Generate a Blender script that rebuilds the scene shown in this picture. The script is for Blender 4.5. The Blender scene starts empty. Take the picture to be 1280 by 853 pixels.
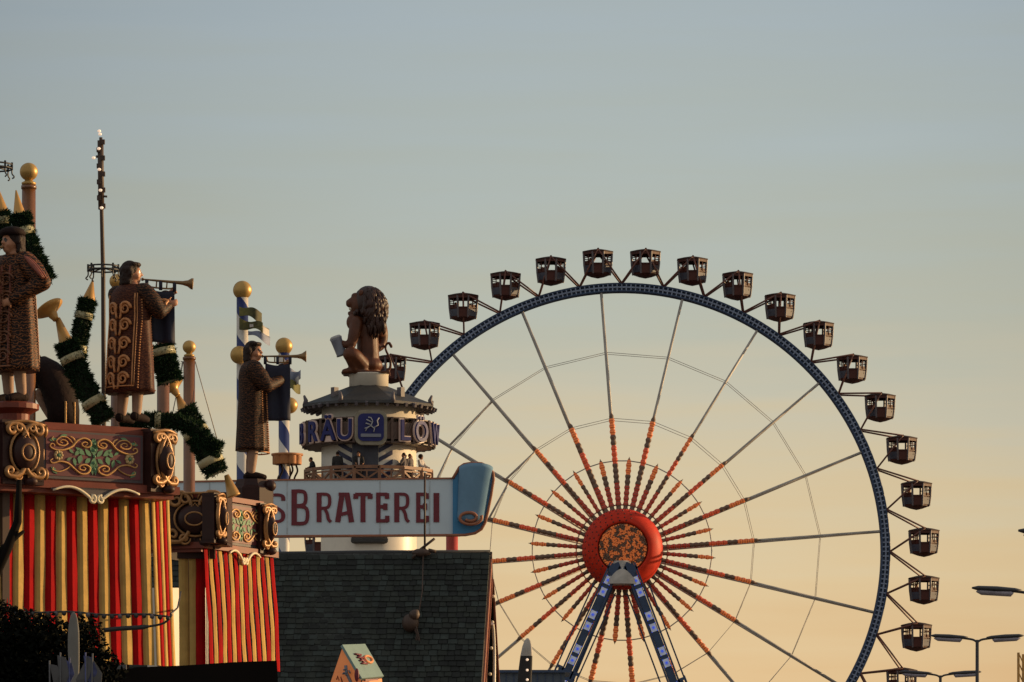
import bpy, bmesh, math, random
from mathutils import Vector, Matrix, noise as mnoise
random.seed(11)
PI = math.pi
rad = math.radians
F = 5600.0           # focal length in photo pixels (1280 wide)
Q = F/3080.0         # depth factor for distances first measured with a 3080 px lens
HZ = 1090.0          # horizon row of the photograph
EYE = 1.7
SUN_AZ, SUN_EL = 72.0, 9.0      # degrees right of the view direction / above horizon
scn = bpy.context.scene
COL = scn.collection

# ------------------------------------------------------------------ camera, world, sun, exposure
cd = bpy.data.cameras.new('camera'); cam = bpy.data.objects.new('camera', cd); COL.objects.link(cam)
cam.location = (0, 0, EYE); cam.rotation_euler = (PI/2, 0, 0)
cd.sensor_width = 36; cd.lens = 36*F/1280.0; cd.shift_y = (HZ-426.5)/1280.0
cd.clip_start = 0.5; cd.clip_end = 9000
scn.camera = cam

w = bpy.data.worlds.new('World'); scn.world = w; w.use_nodes = True
nt = w.node_tree; nt.nodes.clear()
def N(t, tree=None, **k):
    n = (tree or nt).nodes.new(t)
    for a, b in k.items(): setattr(n, a, b)
    return n
def lin(c): return tuple(((x/255.0)/12.92 if x/255.0 <= .04045 else ((x/255.0+.055)/1.055)**2.4) for x in c)
out = N('ShaderNodeOutputWorld'); bg = N('ShaderNodeBackground'); bg.inputs[1].default_value = 1.0
nt.links.new(bg.outputs[0], out.inputs[0])
sky = N('ShaderNodeTexSky', sky_type='NISHITA', sun_disc=False)
sky.sun_elevation = rad(SUN_EL); sky.sun_rotation = rad(SUN_AZ); sky.dust_density = 3.0; sky.air_density = 1.2
tc = N('ShaderNodeTexCoord'); sep = N('ShaderNodeSeparateXYZ'); nt.links.new(tc.outputs['Generated'], sep.inputs[0])
ramp = N('ShaderNodeValToRGB'); cr = ramp.color_ramp
stops = [(0.0339, (228, 190, 140)), (0.0428, (227, 194, 146)), (0.0695, (222, 197, 154)), (0.0872, (214, 197, 162)), (0.1030, (201, 194, 171)), (0.1205, (186, 187, 171)), (0.1345, (180, 185, 174)), (0.1570, (174, 183, 179)), (0.1911, (166, 178, 183)), (0.2409, (140, 158, 172))]
while len(cr.elements) < len(stops): cr.elements.new(.5)
for e, (p, c) in zip(cr.elements, stops): e.position = p; e.color = lin(c)+(1,)
# thin streaks of high cloud near the horizon (direction space)
mp = N('ShaderNodeMapping'); mp.inputs['Scale'].default_value = (9, 9, 110); mp.inputs['Rotation'].default_value = (0, .12, 0)
nt.links.new(tc.outputs['Generated'], mp.inputs[0])
nz = N('ShaderNodeTexNoise'); nz.inputs['Scale'].default_value = 1.0; nz.inputs['Detail'].default_value = 4; nt.links.new(mp.outputs[0], nz.inputs[0])
mr = N('ShaderNodeMapRange'); mr.inputs[1].default_value = .3; mr.inputs[2].default_value = .7; mr.inputs[3].default_value = -.011; mr.inputs[4].default_value = .011
nt.links.new(nz.outputs[0], mr.inputs[0])
ad = N('ShaderNodeMath', operation='ADD'); nt.links.new(sep.outputs[2], ad.inputs[0]); nt.links.new(mr.outputs[0], ad.inputs[1])
nt.links.new(ad.outputs[0], ramp.inputs[0])
# the sky is brightest towards the view azimuth and dims gently away from it
dx = N('ShaderNodeMath', operation='SUBTRACT'); nt.links.new(sep.outputs[0], dx.inputs[0]); dx.inputs[1].default_value = .03
sq = N('ShaderNodeMath', operation='MULTIPLY'); nt.links.new(dx.outputs[0], sq.inputs[0]); nt.links.new(dx.outputs[0], sq.inputs[1])
fa = N('ShaderNodeMath', operation='MULTIPLY_ADD'); nt.links.new(sq.outputs[0], fa.inputs[0]); fa.inputs[1].default_value = -10.0; fa.inputs[2].default_value = 1.0
fm = N('ShaderNodeMath', operation='MAXIMUM'); nt.links.new(fa.outputs[0], fm.inputs[0]); fm.inputs[1].default_value = .45
m2 = N('ShaderNodeMapRange'); nt.links.new(nz.outputs[0], m2.inputs[0]); m2.inputs[1].default_value = .35; m2.inputs[2].default_value = .75; m2.inputs[3].default_value = .985; m2.inputs[4].default_value = 1.05
f2 = N('ShaderNodeMath', operation='MULTIPLY'); nt.links.new(fm.outputs[0], f2.inputs[0]); nt.links.new(m2.outputs[0], f2.inputs[1])
vm = N('ShaderNodeVectorMath', operation='SCALE'); nt.links.new(ramp.outputs[0], vm.inputs[0]); nt.links.new(f2.outputs[0], vm.inputs['Scale'])
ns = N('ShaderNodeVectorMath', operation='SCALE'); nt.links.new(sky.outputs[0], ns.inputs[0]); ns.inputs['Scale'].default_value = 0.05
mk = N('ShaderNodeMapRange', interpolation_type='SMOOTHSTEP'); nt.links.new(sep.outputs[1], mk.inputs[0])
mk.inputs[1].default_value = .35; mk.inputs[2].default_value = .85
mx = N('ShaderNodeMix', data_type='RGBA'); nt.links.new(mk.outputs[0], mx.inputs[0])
tw_ = N('ShaderNodeVectorMath', operation='ADD'); nt.links.new(ns.outputs[0], tw_.inputs[0]); tw_.inputs[1].default_value = (.36,.335,.31)  # even fill added to the sky outside the view, lifts the shaded faces
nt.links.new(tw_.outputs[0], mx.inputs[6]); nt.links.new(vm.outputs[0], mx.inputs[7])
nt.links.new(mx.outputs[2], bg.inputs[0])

sd = bpy.data.lights.new('sun', 'SUN'); sd.energy = 5.0; sd.angle = rad(.6); sd.color = (1, .66, .33)
sun = bpy.data.objects.new('sun', sd); COL.objects.link(sun)
sdir = Vector((math.sin(rad(SUN_AZ))*math.cos(rad(SUN_EL)), math.cos(rad(SUN_AZ))*math.cos(rad(SUN_EL)), math.sin(rad(SUN_EL))))
sun.rotation_euler = sdir.to_track_quat('Z', 'Y').to_euler(); sun.location = (60, 0, 60)
vs = scn.view_settings; vs.view_transform = 'Standard'; vs.look = 'None'; vs.exposure = 0; vs.gamma = 1; vs.use_curve_mapping = False
scn.cycles.max_bounces = 6

# ------------------------------------------------------------------ helpers
def P(x, y, Y): return Vector(((x-640.0)*Y/F, Y, EYE+(HZ-y)*Y/F))
def S(Y): return Y/F
def Po(x, y, Y): return P(x, y, Y*Q)
def So(Y): return Y/3080.0
def V(*a): return Vector(a)
def RZ(a): return Matrix.Rotation(a, 3, 'Z')

def M(name, col, rough=.6, metal=0.0, var=.25, scale=3.0, bump=0.0, bscale=None, emit=0.0, emcol=None, spec=.5, dirt=0.0):
    m = bpy.data.materials.new(name); m.use_nodes = True; t = m.node_tree; b = t.nodes['Principled BSDF']
    b.inputs['Roughness'].default_value = rough; b.inputs['Metallic'].default_value = metal
    b.inputs['Specular IOR Level'].default_value = spec
    co = N('ShaderNodeTexCoord', t)
    n = N('ShaderNodeTexNoise', t); n.inputs['Scale'].default_value = scale; n.inputs['Detail'].default_value = 6; n.inputs['Roughness'].default_value = .65
    t.links.new(co.outputs['Object'], n.inputs[0])
    r = N('ShaderNodeValToRGB', t); t.links.new(n.outputs[0], r.inputs[0])
    r.color_ramp.elements[0].position = .3; r.color_ramp.elements[1].position = .7
    r.color_ramp.elements[0].color = tuple(max(0, c*(1-var)) for c in col)+(1,)
    r.color_ramp.elements[1].color = tuple(min(1, c*(1+var)) for c in col)+(1,)
    o = r.outputs[0]
    if dirt:
        n2 = N('ShaderNodeTexNoise', t); n2.inputs['Scale'].default_value = scale*4; n2.inputs['Detail'].default_value = 8
        t.links.new(co.outputs['Object'], n2.inputs[0])
        mrr = N('ShaderNodeMapRange', t); mrr.inputs[1].default_value = .52; mrr.inputs[2].default_value = .72; mrr.inputs[4].default_value = dirt
        t.links.new(n2.outputs[0], mrr.inputs[0])
        mi = N('ShaderNodeMix', t, data_type='RGBA'); t.links.new(mrr.outputs[0], mi.inputs[0]); t.links.new(o, mi.inputs[6])
        mi.inputs[7].default_value = (col[0]*.25, col[1]*.22, col[2]*.2, 1); o = mi.outputs[2]
    t.links.new(o, b.inputs['Base Color'])
    rr = N('ShaderNodeMapRange', t); rr.inputs[3].default_value = max(.05, rough-.12); rr.inputs[4].default_value = min(1, rough+.12)
    t.links.new(n.outputs[0], rr.inputs[0]); t.links.new(rr.outputs[0], b.inputs['Roughness'])
    if bump:
        nb = N('ShaderNodeTexNoise', t); nb.inputs['Scale'].default_value = bscale or scale*6; nb.inputs['Detail'].default_value = 5
        t.links.new(co.outputs['Object'], nb.inputs[0])
        bp = N('ShaderNodeBump', t); bp.inputs['Strength'].default_value = bump; bp.inputs['Distance'].default_value = .05
        t.links.new(nb.outputs[0], bp.inputs['Height']); t.links.new(bp.outputs[0], b.inputs['Normal'])
    if emit:
        ec = emcol or col
        b.inputs['Emission Color'].default_value = tuple(ec)+(1,); b.inputs['Emission Strength'].default_value = emit
    return m

class MB:
    def __init__(s): s.v = []; s.f = []; s.mi = []; s.sm = []
    def add(s, vs_, fs, m=0, sm=False):
        o = len(s.v); s.v += [Vector(x) for x in vs_]
        for f in fs: s.f.append([i+o for i in f]); s.mi.append(m); s.sm.append(sm)
    def box(s, c, size, R=None, m=0):
        c = Vector(c); hx, hy, hz = size[0]/2, size[1]/2, size[2]/2
        vs_ = [Vector((x, y, z)) for z in (-hz, hz) for y in (-hy, hy) for x in (-hx, hx)]
        if R is not None: vs_ = [R @ q for q in vs_]
        s.add([q+c for q in vs_], [(0,2,3,1),(4,5,7,6),(0,1,5,4),(2,6,7,3),(0,4,6,2),(1,3,7,5)], m)
    def bar(s, a, b, wd, dp=None, up=V(0,0,1), m=0):
        a, b = Vector(a), Vector(b); d = b-a; L = d.length; z = d.normalized()
        x = up.cross(z)
        if x.length < 1e-4: x = V(1,0,0).cross(z)
        x.normalize(); y = z.cross(x)
        s.box((a+b)/2, (wd, dp or wd, L), Matrix((x, y, z)).transposed(), m)
    def tube(s, pts, r, n=8, m=0, closed=False, sm=True, flat=1.0):
        pts = [Vector(p) for p in pts]; k = len(pts)
        rs = r if isinstance(r, (list, tuple)) else [r]*k
        tang = []
        for i in range(k):
            a = pts[(i-1) % k] if (closed or i > 0) else pts[i]; b = pts[(i+1) % k] if (closed or i < k-1) else pts[i]
            d = b-a
            tang.append(d.normalized() if d.length > 1e-9 else V(0,0,1))
        t0 = tang[0]; u = t0.cross(V(0,0,1) if abs(t0.z) < .9 else V(0,1,0)).normalized()
        vs_ = []
        for i in range(k):
            t = tang[i]; u = (u-t*u.dot(t))
            if u.length < 1e-6: u = t.cross(V(0,1,0))
            u.normalize(); q = t.cross(u)
            for j in range(n):
                a = 2*PI*j/n; vs_.append(pts[i]+(u*math.cos(a)+q*math.sin(a)*flat)*rs[i])
        fs = []
        for i in range(k if closed else k-1):
            for j in range(n):
                i2 = (i+1) % k; fs.append((i*n+j, i*n+(j+1) % n, i2*n+(j+1) % n, i2*n+j))
        s.add(vs_, fs, m, sm)
        if not closed:
            o = len(s.v)-k*n
            s.f.append([o+j for j in range(n)][::-1]); s.mi.append(m); s.sm.append(False)
            s.f.append([o+(k-1)*n+j for j in range(n)]); s.mi.append(m); s.sm.append(False)
    def lathe(s, prof, o, ax=V(0,0,1), n=16, m=0, sm=True, ph=0.0, mfun=None, sy=1.0):
        ax = Vector(ax).normalized(); o = Vector(o)
        u = ax.cross(V(0,1,0) if abs(ax.y) < .9 else V(1,0,0)).normalized(); q = ax.cross(u)
        vs_ = []
        for (r, h) in prof:
            for j in range(n):
                a = 2*PI*j/n+ph; vs_.append(o+ax*h+(u*math.cos(a)+q*math.sin(a)*sy)*max(r, 1e-4))
        b0 = len(s.v); s.v += vs_
        for i in range(len(prof)-1):
            for j in range(n):
                s.f.append([b0+i*n+j, b0+i*n+(j+1) % n, b0+(i+1)*n+(j+1) % n, b0+(i+1)*n+j]); s.sm.append(sm)
                s.mi.append(mfun(i, j) if mfun else m)
        for i in (0, len(prof)-1):
            s.f.append([b0+i*n+j for j in range(n)]); s.mi.append(mfun(i, 0) if mfun else m); s.sm.append(False)
    def sphere(s, c, r, nu=12, nv=8, R=None, m=0, sm=True):
        r = r if isinstance(r, (tuple, list)) else (r, r, r); c = Vector(c)
        vs_ = []
        for i in range(nv+1):
            th = PI*i/nv
            for j in range(nu):
                a = 2*PI*j/nu; q = Vector((r[0]*math.sin(th)*math.cos(a), r[1]*math.sin(th)*math.sin(a), r[2]*math.cos(th)))
                vs_.append((R @ q if R is not None else q)+c)
        s.add(vs_, [(i*nu+j, (i+1)*nu+j, (i+1)*nu+(j+1) % nu, i*nu+(j+1) % nu) for i in range(nv) for j in range(nu)], m, sm)
    def prism(s, poly, ex, m=0):
        n = len(poly); a = [Vector(p) for p in poly]; ex = Vector(ex)
        s.add(a+[p+ex for p in a], [list(range(n)), list(range(2*n-1, n-1, -1))]+[(i, (i+1) % n, n+(i+1) % n, n+i) for i in range(n)], m)
    def loft(s, rings, m=0, sm=True, cap=True):
        n = len(rings[0]); vs_ = [Vector(p) for r in rings for p in r]
        fs = [(i*n+j, i*n+(j+1) % n, (i+1)*n+(j+1) % n, (i+1)*n+j) for i in range(len(rings)-1) for j in range(n)]
        s.add(vs_, fs, m, sm)
        if cap:
            o = len(s.v)-len(vs_)
            for b in (0, (len(rings)-1)*n): s.f.append([o+b+j for j in range(n)]); s.mi.append(m); s.sm.append(False)
    def quad(s, a, b, c, d, m=0): s.add([a, b, c, d], [(0, 1, 2, 3)], m)
    def xform(s, fn): s.v = [fn(p) for p in s.v]
    def build(s, name, mats, parent=None, recalc=True):
        mats = mats if isinstance(mats, (list, tuple)) else [mats]
        off = parent.matrix_world_loc if False else (WLOC.get(parent.name, V(0,0,0)) if parent else V(0,0,0))
        me = bpy.data.meshes.new(name); me.from_pydata([p-off for p in s.v], [], s.f)
        for q in mats: me.materials.append(q)
        me.polygons.foreach_set('material_index', s.mi); me.polygons.foreach_set('use_smooth', s.sm)
        if recalc:
            bm = bmesh.new(); bm.from_mesh(me)
            bmesh.ops.remove_doubles(bm, verts=bm.verts, dist=1e-5)
            bmesh.ops.recalc_face_normals(bm, faces=bm.faces); bm.to_mesh(me); bm.free()
        me.update()
        o = bpy.data.objects.new(name, me); COL.objects.link(o)
        if parent: o.parent = parent; WLOC[o.name] = off
        return o
WLOC = {}
def thing(name, label, cat, loc, group=None):
    o = bpy.data.objects.new(name, None); COL.objects.link(o); o.location = loc; o.empty_display_size = .3
    o['label'] = label; o['category'] = cat
    if group: o['group'] = group
    WLOC[o.name] = Vector(loc); return o
def tag(o, label, cat, group=None):
    o['label'] = label; o['category'] = cat
    if group: o['group'] = group
    return o
def solo(mb, name, mats, label, cat, loc, group=None):
    """one-mesh thing with its origin at loc"""
    loc = Vector(loc); mb.xform(lambda p: p-loc); o = mb.build(name, mats); o.location = loc
    return tag(o, label, cat, group)
def struct(o): o['kind'] = 'structure'; return o
def remesh(mb, name, mats, voxel, parent=None, smooth=4, mfun=None):
    o = mb.build('tmp_'+name, mats, parent)
    md = o.modifiers.new('r', 'REMESH'); md.mode = 'VOXEL'; md.voxel_size = voxel; md.use_smooth_shade = True
    if smooth:
        sm = o.modifiers.new('s', 'SMOOTH'); sm.iterations = smooth; sm.factor = .5
    dg = bpy.context.evaluated_depsgraph_get(); me = bpy.data.meshes.new_from_object(o.evaluated_get(dg))
    old = o.data; o.modifiers.clear(); o.data = me; bpy.data.meshes.remove(old)
    me.materials.clear()
    for q in (mats if isinstance(mats, (list, tuple)) else [mats]): me.materials.append(q)
    for p in me.polygons:
        p.use_smooth = True; p.material_index = mfun(p.center) if mfun else 0
    o.name = name; me.name = name
    if parent: WLOC[o.name] = WLOC.get(parent.name, V(0,0,0))
    return o
def dup(root, loc, label=None, group=None):
    r = root.copy(); COL.objects.link(r); r.location = loc
    if label: r['label'] = label
    if group: r['group'] = group
    for ch in list(root.children):
        c = ch.copy(); COL.objects.link(c); c.parent = r
        for g in ch.children:
            d = g.copy(); COL.objects.link(d); d.parent = c
    return r
def smooth_path(pts, n=6):
    pts = [Vector(p) for p in pts]; out_ = []
    for i in range(len(pts)-1):
        p0 = pts[max(i-1, 0)]; p1 = pts[i]; p2 = pts[i+1]; p3 = pts[min(i+2, len(pts)-1)]
        for k in range(n):
            t = k/n
            out_.append(.5*((2*p1)+(p2-p0)*t+(2*p0-5*p1+4*p2-p3)*t*t+(3*p1-p0-3*p2+p3)*t**3))
    out_.append(pts[-1]); return out_

# ------------------------------------------------------------------ materials
m = {}
m['ground'] = M('trodden_gravel_and_asphalt', (.12,.11,.10), .9, var=.35, scale=.6, bump=.3)
m['iron'] = M('black_iron', (.018,.018,.02), .5, var=.3)
m['steel'] = M('grey_steel', (.40,.37,.33), .5, metal=.0, var=.25, scale=1)
m['cable'] = M('steel_cable', (.34,.32,.29), .6)
m['rimblue'] = M('dark_blue_paint', (.026,.054,.12), .5, var=.25, scale=1.5, dirt=.3)
m['rimlight'] = M('pale_blue_rungs', (.20,.25,.36), .5, var=.25, scale=2)
m['redlamp'] = M('red_lamp_caps', (.36,.035,.015), .4, var=.4, scale=3, emit=.10, emcol=(.65,.05,.02))
m['redlamp2'] = M('scarlet_lamp_caps', (.45,.06,.02), .4, var=.4, scale=3, emit=.2, emcol=(.8,.11,.03))
m['orangelamp'] = M('orange_lamp_caps', (.55,.15,.035), .4, var=.3, scale=4, emit=.22, emcol=(.9,.22,.05))
m['brownlamp'] = M('brown_lamp_sockets', (.17,.10,.065), .6, var=.3)
m['hublamp'] = M('dark_red_caps', (.10,.016,.010), .5, var=.5)
m['discbase'] = M('disc_red_brown', (.22,.07,.03), .6, var=.4, scale=3)
m['hubred'] = M('hub_red', (.55,.03,.010), .55, spec=.2, var=.22, scale=1.5)
m['cabwood'] = M('dark_brown_cabin_paint', (.07,.019,.013), .55, spec=.25, var=.3, scale=2, dirt=.3)
m['cabroof'] = M('cabin_roof_brown', (.045,.022,.016), .7, spec=.2, var=.3)
m['cabpanel'] = M('slate_blue_panel', (.045,.05,.075), .45, var=.3)
m['cabpost'] = M('grey_violet_post', (.10,.085,.095), .5, var=.2)
m['strut'] = M('red_brown_struts', (.14,.05,.035), .5, var=.25)
m['white'] = M('white_plaster', (.74,.68,.58), .42, var=.07, scale=.8, dirt=.10)
m['cream'] = M('cream_paint', (.70,.60,.42), .6, var=.15, scale=2, dirt=.15)
m['navy'] = M('navy_paint', (.02,.022,.075), .45, var=.25)
m['signblue'] = M('letter_blue', (.022,.026,.13), .55, spec=.25, var=.15)
m['shingle_dark'] = M('tower_slate', (.028,.026,.025), .6, var=.4, scale=3, bump=.2)
m['darkwood'] = M('dark_wood', (.055,.03,.02), .6, var=.35, scale=3)
m['lion'] = M('lion_bronze_paint', (.09,.027,.010), .5, spec=.35, var=.35, scale=1.2, bump=.25, bscale=3)
m['mane'] = M('lion_mane_paint', (.03,.009,.005), .45, spec=.4, var=.5, scale=2, bump=.3, bscale=5)
m['mug'] = M('grey_stoneware', (.17,.18,.22), .35, var=.2, scale=1)
m['foam'] = M('pale_foam', (.42,.42,.43), .7, var=.15, scale=2)
m['tooth'] = M('ivory', (.75,.7,.6), .4, var=.05)
m['board'] = M('pale_blue_board', (.56,.66,.73), .55, var=.06, scale=.5, dirt=.06)
m['seam'] = M('board_seam', (.44,.49,.52), .6)
m['boardblue'] = M('deep_blue_board', (.035,.20,.40), .5, var=.12, scale=.7)
m['rollblue'] = M('roll_blue', (.15,.27,.39), .9, spec=.15, var=.15, scale=.7)
m['rustline'] = M('rust_orange_edge', (.33,.12,.06), .55, var=.2)
m['letterred'] = M('oxblood_paint', (.15,.010,.022), .5, var=.15)
m['redpost'] = M('red_post', (.45,.05,.035), .45, var=.15)
m['gold'] = M('gold_paint', (.50,.27,.07), .38, metal=.25, var=.2, scale=2)
m['goldball'] = M('gilded_ball', (.46,.28,.08), .42, metal=.35, var=.15, scale=3)
m['gilt'] = M('worn_gilding', (.60,.33,.11), .45, metal=.15, var=.35, scale=5, dirt=.3)
m['giltdark'] = M('shade_toned_gilding', (.34,.17,.06), .42, metal=.2, var=.45, scale=5, dirt=.5)  # corner gilding darkened in its colour so only sunlit edges glow
m['oxwood'] = M('red_brown_wood', (.17,.036,.020), .45, spec=.3, var=.3, scale=3, dirt=.25)
m['maroon'] = M('maroon_panel', (.12,.022,.028), .55, var=.25, scale=3, dirt=.2)
m['violetgrey'] = M('violet_grey_border', (.065,.05,.055), .6, var=.2, scale=3)
m['leafgreen'] = M('ornament_green', (.08,.20,.10), .6, var=.35, scale=6)
m['carve'] = M('dark_carving', (.032,.011,.009), .5, spec=.25, var=.4, scale=4)
m['stripred'] = M('red_awning_cloth', (.36,.006,.008), .85, spec=.1, var=.22, scale=2.5, bump=.15, bscale=12)
m['stripcream'] = M('cream_awning_cloth', (.52,.34,.11), .85, spec=.1, var=.22, scale=2.5, bump=.15, bscale=12)
def clothify(mat, col, f=.16):
    t = mat.node_tree; b = t.nodes['Principled BSDF']; o = t.nodes['Material Output']; tr = N('ShaderNodeBsdfTranslucent', t); tr.inputs[0].default_value = col+(1,)
    mi = N('ShaderNodeMixShader', t); mi.inputs[0].default_value = f; t.links.new(b.outputs[0], mi.inputs[1]); t.links.new(tr.outputs[0], mi.inputs[2]); t.links.new(mi.outputs[0], o.inputs[0])
clothify(m['stripred'], (.7,.03,.03)); clothify(m['stripcream'], (.75,.55,.25))
def brocade(name, dark, mid, hi, scale):
    q = M(name, dark, .6, bump=.15, bscale=18, spec=.2); t = q.node_tree; b = t.nodes['Principled BSDF']; co = N('ShaderNodeTexCoord', t)
    wv = N('ShaderNodeTexWave', t, wave_type='RINGS'); wv.inputs['Scale'].default_value = scale*.35; wv.inputs['Distortion'].default_value = 9; wv.inputs['Detail'].default_value = 2; wv.inputs['Detail Scale'].default_value = 2.5
    t.links.new(co.outputs['Object'], wv.inputs[0]); r = N('ShaderNodeValToRGB', t); t.links.new(wv.outputs['Fac'], r.inputs[0]); e = r.color_ramp.elements
    e[0].position = .42; e[0].color = dark+(1,); e[1].position = .93; e[1].color = hi+(1,); x = r.color_ramp.elements.new(.68); x.color = mid+(1,)
    t.links.new(r.outputs[0], b.inputs['Base Color']); return q
m['brocade'] = brocade('red_gold_brocade', (.009,.005,.004), (.045,.010,.005), (.20,.075,.026), 26)
m['brocadecape'] = brocade('copper_brocade', (.04,.010,.006), (.065,.016,.008), (.11,.035,.014), 30)
m['brocadedark'] = brocade('dark_brocade', (.008,.004,.003), (.028,.008,.004), (.10,.04,.016), 26)
m['fir'] = M('fir_garland', (.016,.040,.016), .85, var=.5, scale=6, spec=.15)
m['fircore'] = M('garland_core', (.012,.02,.01), .9)
m['band'] = M('pale_satin_band', (.44,.40,.22), .35, var=.12)
m['skin'] = M('painted_skin', (.42,.19,.10), .5, var=.15, scale=6)
m['eye'] = M('dark_eye', (.02,.015,.012), .3)
m['hair'] = M('dark_hair', (.024,.013,.010), .6, spec=.2, var=.4, scale=12, bump=.5, bscale=25)
m['hose'] = M('tan_hose', (.28,.16,.10), .65, var=.2, scale=5)
m['robe'] = M('brown_brocade', (.06,.02,.013), .55, var=.45, scale=7, bump=.25, bscale=20)
m['robedark'] = M('dark_cloth', (.016,.008,.007), .8, spec=.15, var=.4, scale=6, bump=.25, bscale=16)
m['ropered'] = M('russet_cloth', (.17,.04,.02), .55, var=.4, scale=7, bump=.25, bscale=18)
m['copperred'] = M('dark_copper_brocade', (.10,.026,.014), .5, var=.45, scale=7, bump=.25, bscale=20)
m['russetgold'] = M('russet_gold_thread', (.16,.06,.025), .5, metal=.1, var=.6, scale=9)
m['goldthread'] = M('gold_thread', (.50,.22,.08), .45, metal=.1, var=.35, scale=12)
m['brass'] = M('dull_brass', (.22,.13,.055), .38, metal=.5, var=.3, scale=5)
m['bannernavy'] = M('navy_banner_cloth', (.014,.016,.035), .8, var=.3, scale=6)
m['polewood'] = M('varnished_pole', (.18,.072,.026), .35, var=.25, scale=3)
m['polewood'].node_tree.nodes['Principled BSDF'].inputs['Coat Weight'].default_value = .35; m['polewood'].node_tree.nodes['Principled BSDF'].inputs['Coat Roughness'].default_value = .16
m['bulb'] = M('white_bulb', (.9,.8,.7), .3, emit=.6, emcol=(1,.7,.5))
m['bannerwhite'] = M('off_white_banner', (.17,.165,.15), .8, var=.2)
m['pennant'] = M('white_pennant', (.09,.09,.095), .8, var=.2)
m['lampgrey'] = M('lamp_housing', (.03,.03,.035), .5)
m['lampglass'] = M('lamp_glass', (.30,.28,.33), .3)
m['terracotta'] = M('orange_wood', (.42,.17,.06), .55, var=.25, scale=4)
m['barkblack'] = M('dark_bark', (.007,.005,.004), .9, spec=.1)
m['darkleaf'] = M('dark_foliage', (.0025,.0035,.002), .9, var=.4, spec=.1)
m['jacket'] = M('black_jacket', (.02,.019,.02), .8); m['shirt'] = M('pale_shirt', (.5,.47,.45), .8)
m['jeans'] = M('grey_trousers', (.06,.06,.075), .8); m['greycoat'] = M('grey_coat', (.12,.10,.10), .8)

def stripes_mat(name, ca, cb, period, twist, rough=.45):
    """spiral stripes for a round pole along object Z"""
    q = M(name, ca, rough); t = q.node_tree; b = t.nodes['Principled BSDF']
    co = N('ShaderNodeTexCoord', t); sp = N('ShaderNodeSeparateXYZ', t); t.links.new(co.outputs['Object'], sp.inputs[0])
    at = N('ShaderNodeMath', t, operation='ARCTAN2'); t.links.new(sp.outputs[1], at.inputs[0]); t.links.new(sp.outputs[0], at.inputs[1])
    k = N('ShaderNodeMath', t, operation='MULTIPLY'); t.links.new(at.outputs[0], k.inputs[0]); k.inputs[1].default_value = twist/(2*PI)
    z = N('ShaderNodeMath', t, operation='DIVIDE'); t.links.new(sp.outputs[2], z.inputs[0]); z.inputs[1].default_value = period
    a = N('ShaderNodeMath', t, operation='ADD'); t.links.new(k.outputs[0], a.inputs[0]); t.links.new(z.outputs[0], a.inputs[1])
    f = N('ShaderNodeMath', t, operation='FRACT'); t.links.new(a.outputs[0], f.inputs[0])
    g = N('ShaderNodeMath', t, operation='GREATER_THAN'); t.links.new(f.outputs[0], g.inputs[0]); g.inputs[1].default_value = .5
    x = N('ShaderNodeMix', t, data_type='RGBA'); t.links.new(g.outputs[0], x.inputs[0]); x.inputs[6].default_value = ca+(1,); x.inputs[7].default_value = cb+(1,)
    t.links.new(x.outputs[2], b.inputs['Base Color']); return q
m['bavaria'] = stripes_mat('blue_white_spiral', (.62,.58,.52), (.02,.035,.14), 1.75, 1)

def shingle_mat():
    q = M('green_shingles', (.04,.06,.055), .8, var=.3, scale=.8); t = q.node_tree; b = t.nodes['Principled BSDF']
    uv = N('ShaderNodeAttribute', t, attribute_name='ruv')
    br = N('ShaderNodeTexBrick', t); br.offset = .5
    br.inputs['Color1'].default_value = (.017,.020,.019,1); br.inputs['Color2'].default_value = (.040,.046,.042,1); br.inputs['Mortar'].default_value = (.012,.014,.014,1)
    br.inputs['Scale'].default_value = 1; br.inputs['Mortar Size'].default_value = .022; br.inputs['Brick Width'].default_value = .24; br.inputs['Row Height'].default_value = .2
    br.inputs['Bias'].default_value = -.25; br.inputs['Mortar Smooth'].default_value = .3
    nn = N('ShaderNodeTexNoise', t); nn.inputs['Scale'].default_value = 2.2; nn.inputs['Detail'].default_value = 6; t.links.new(uv.outputs['Vector'], nn.inputs[0])
    sb = N('ShaderNodeVectorMath', t, operation='MULTIPLY_ADD'); t.links.new(nn.outputs['Color'], sb.inputs[0]); sb.inputs[1].default_value = (.05,.05,0); t.links.new(uv.outputs['Vector'], sb.inputs[2])
    t.links.new(sb.outputs[0], br.inputs[0])
    n2 = N('ShaderNodeTexNoise', t); n2.inputs['Scale'].default_value = .7; n2.inputs['Detail'].default_value = 5; t.links.new(uv.outputs['Vector'], n2.inputs[0])
    mrr = N('ShaderNodeMapRange', t); mrr.inputs[1].default_value = .3; mrr.inputs[2].default_value = .7; mrr.inputs[3].default_value = .55; mrr.inputs[4].default_value = 1.5; t.links.new(n2.outputs[0], mrr.inputs[0])
    sc = N('ShaderNodeVectorMath', t, operation='SCALE'); t.links.new(br.outputs[0], sc.inputs[0]); t.links.new(mrr.outputs[0], sc.inputs['Scale'])
    t.links.new(sc.outputs[0], b.inputs['Base Color'])
    bp = N('ShaderNodeBump', t); bp.inputs['Strength'].default_value = .7; bp.inputs['Distance'].default_value = .04
    t.links.new(br.outputs['Fac'], bp.inputs['Height']); bp.invert = True; t.links.new(bp.outputs[0], b.inputs['Normal'])
    return q
m['shingle'] = shingle_mat()

# ------------------------------------------------------------------ ground
g = MB(); g.quad((-4000,-500,0), (4000,-500,0), (4000,6000,0), (-4000,6000,0)); struct(g.build('ground', m['ground']))

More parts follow.
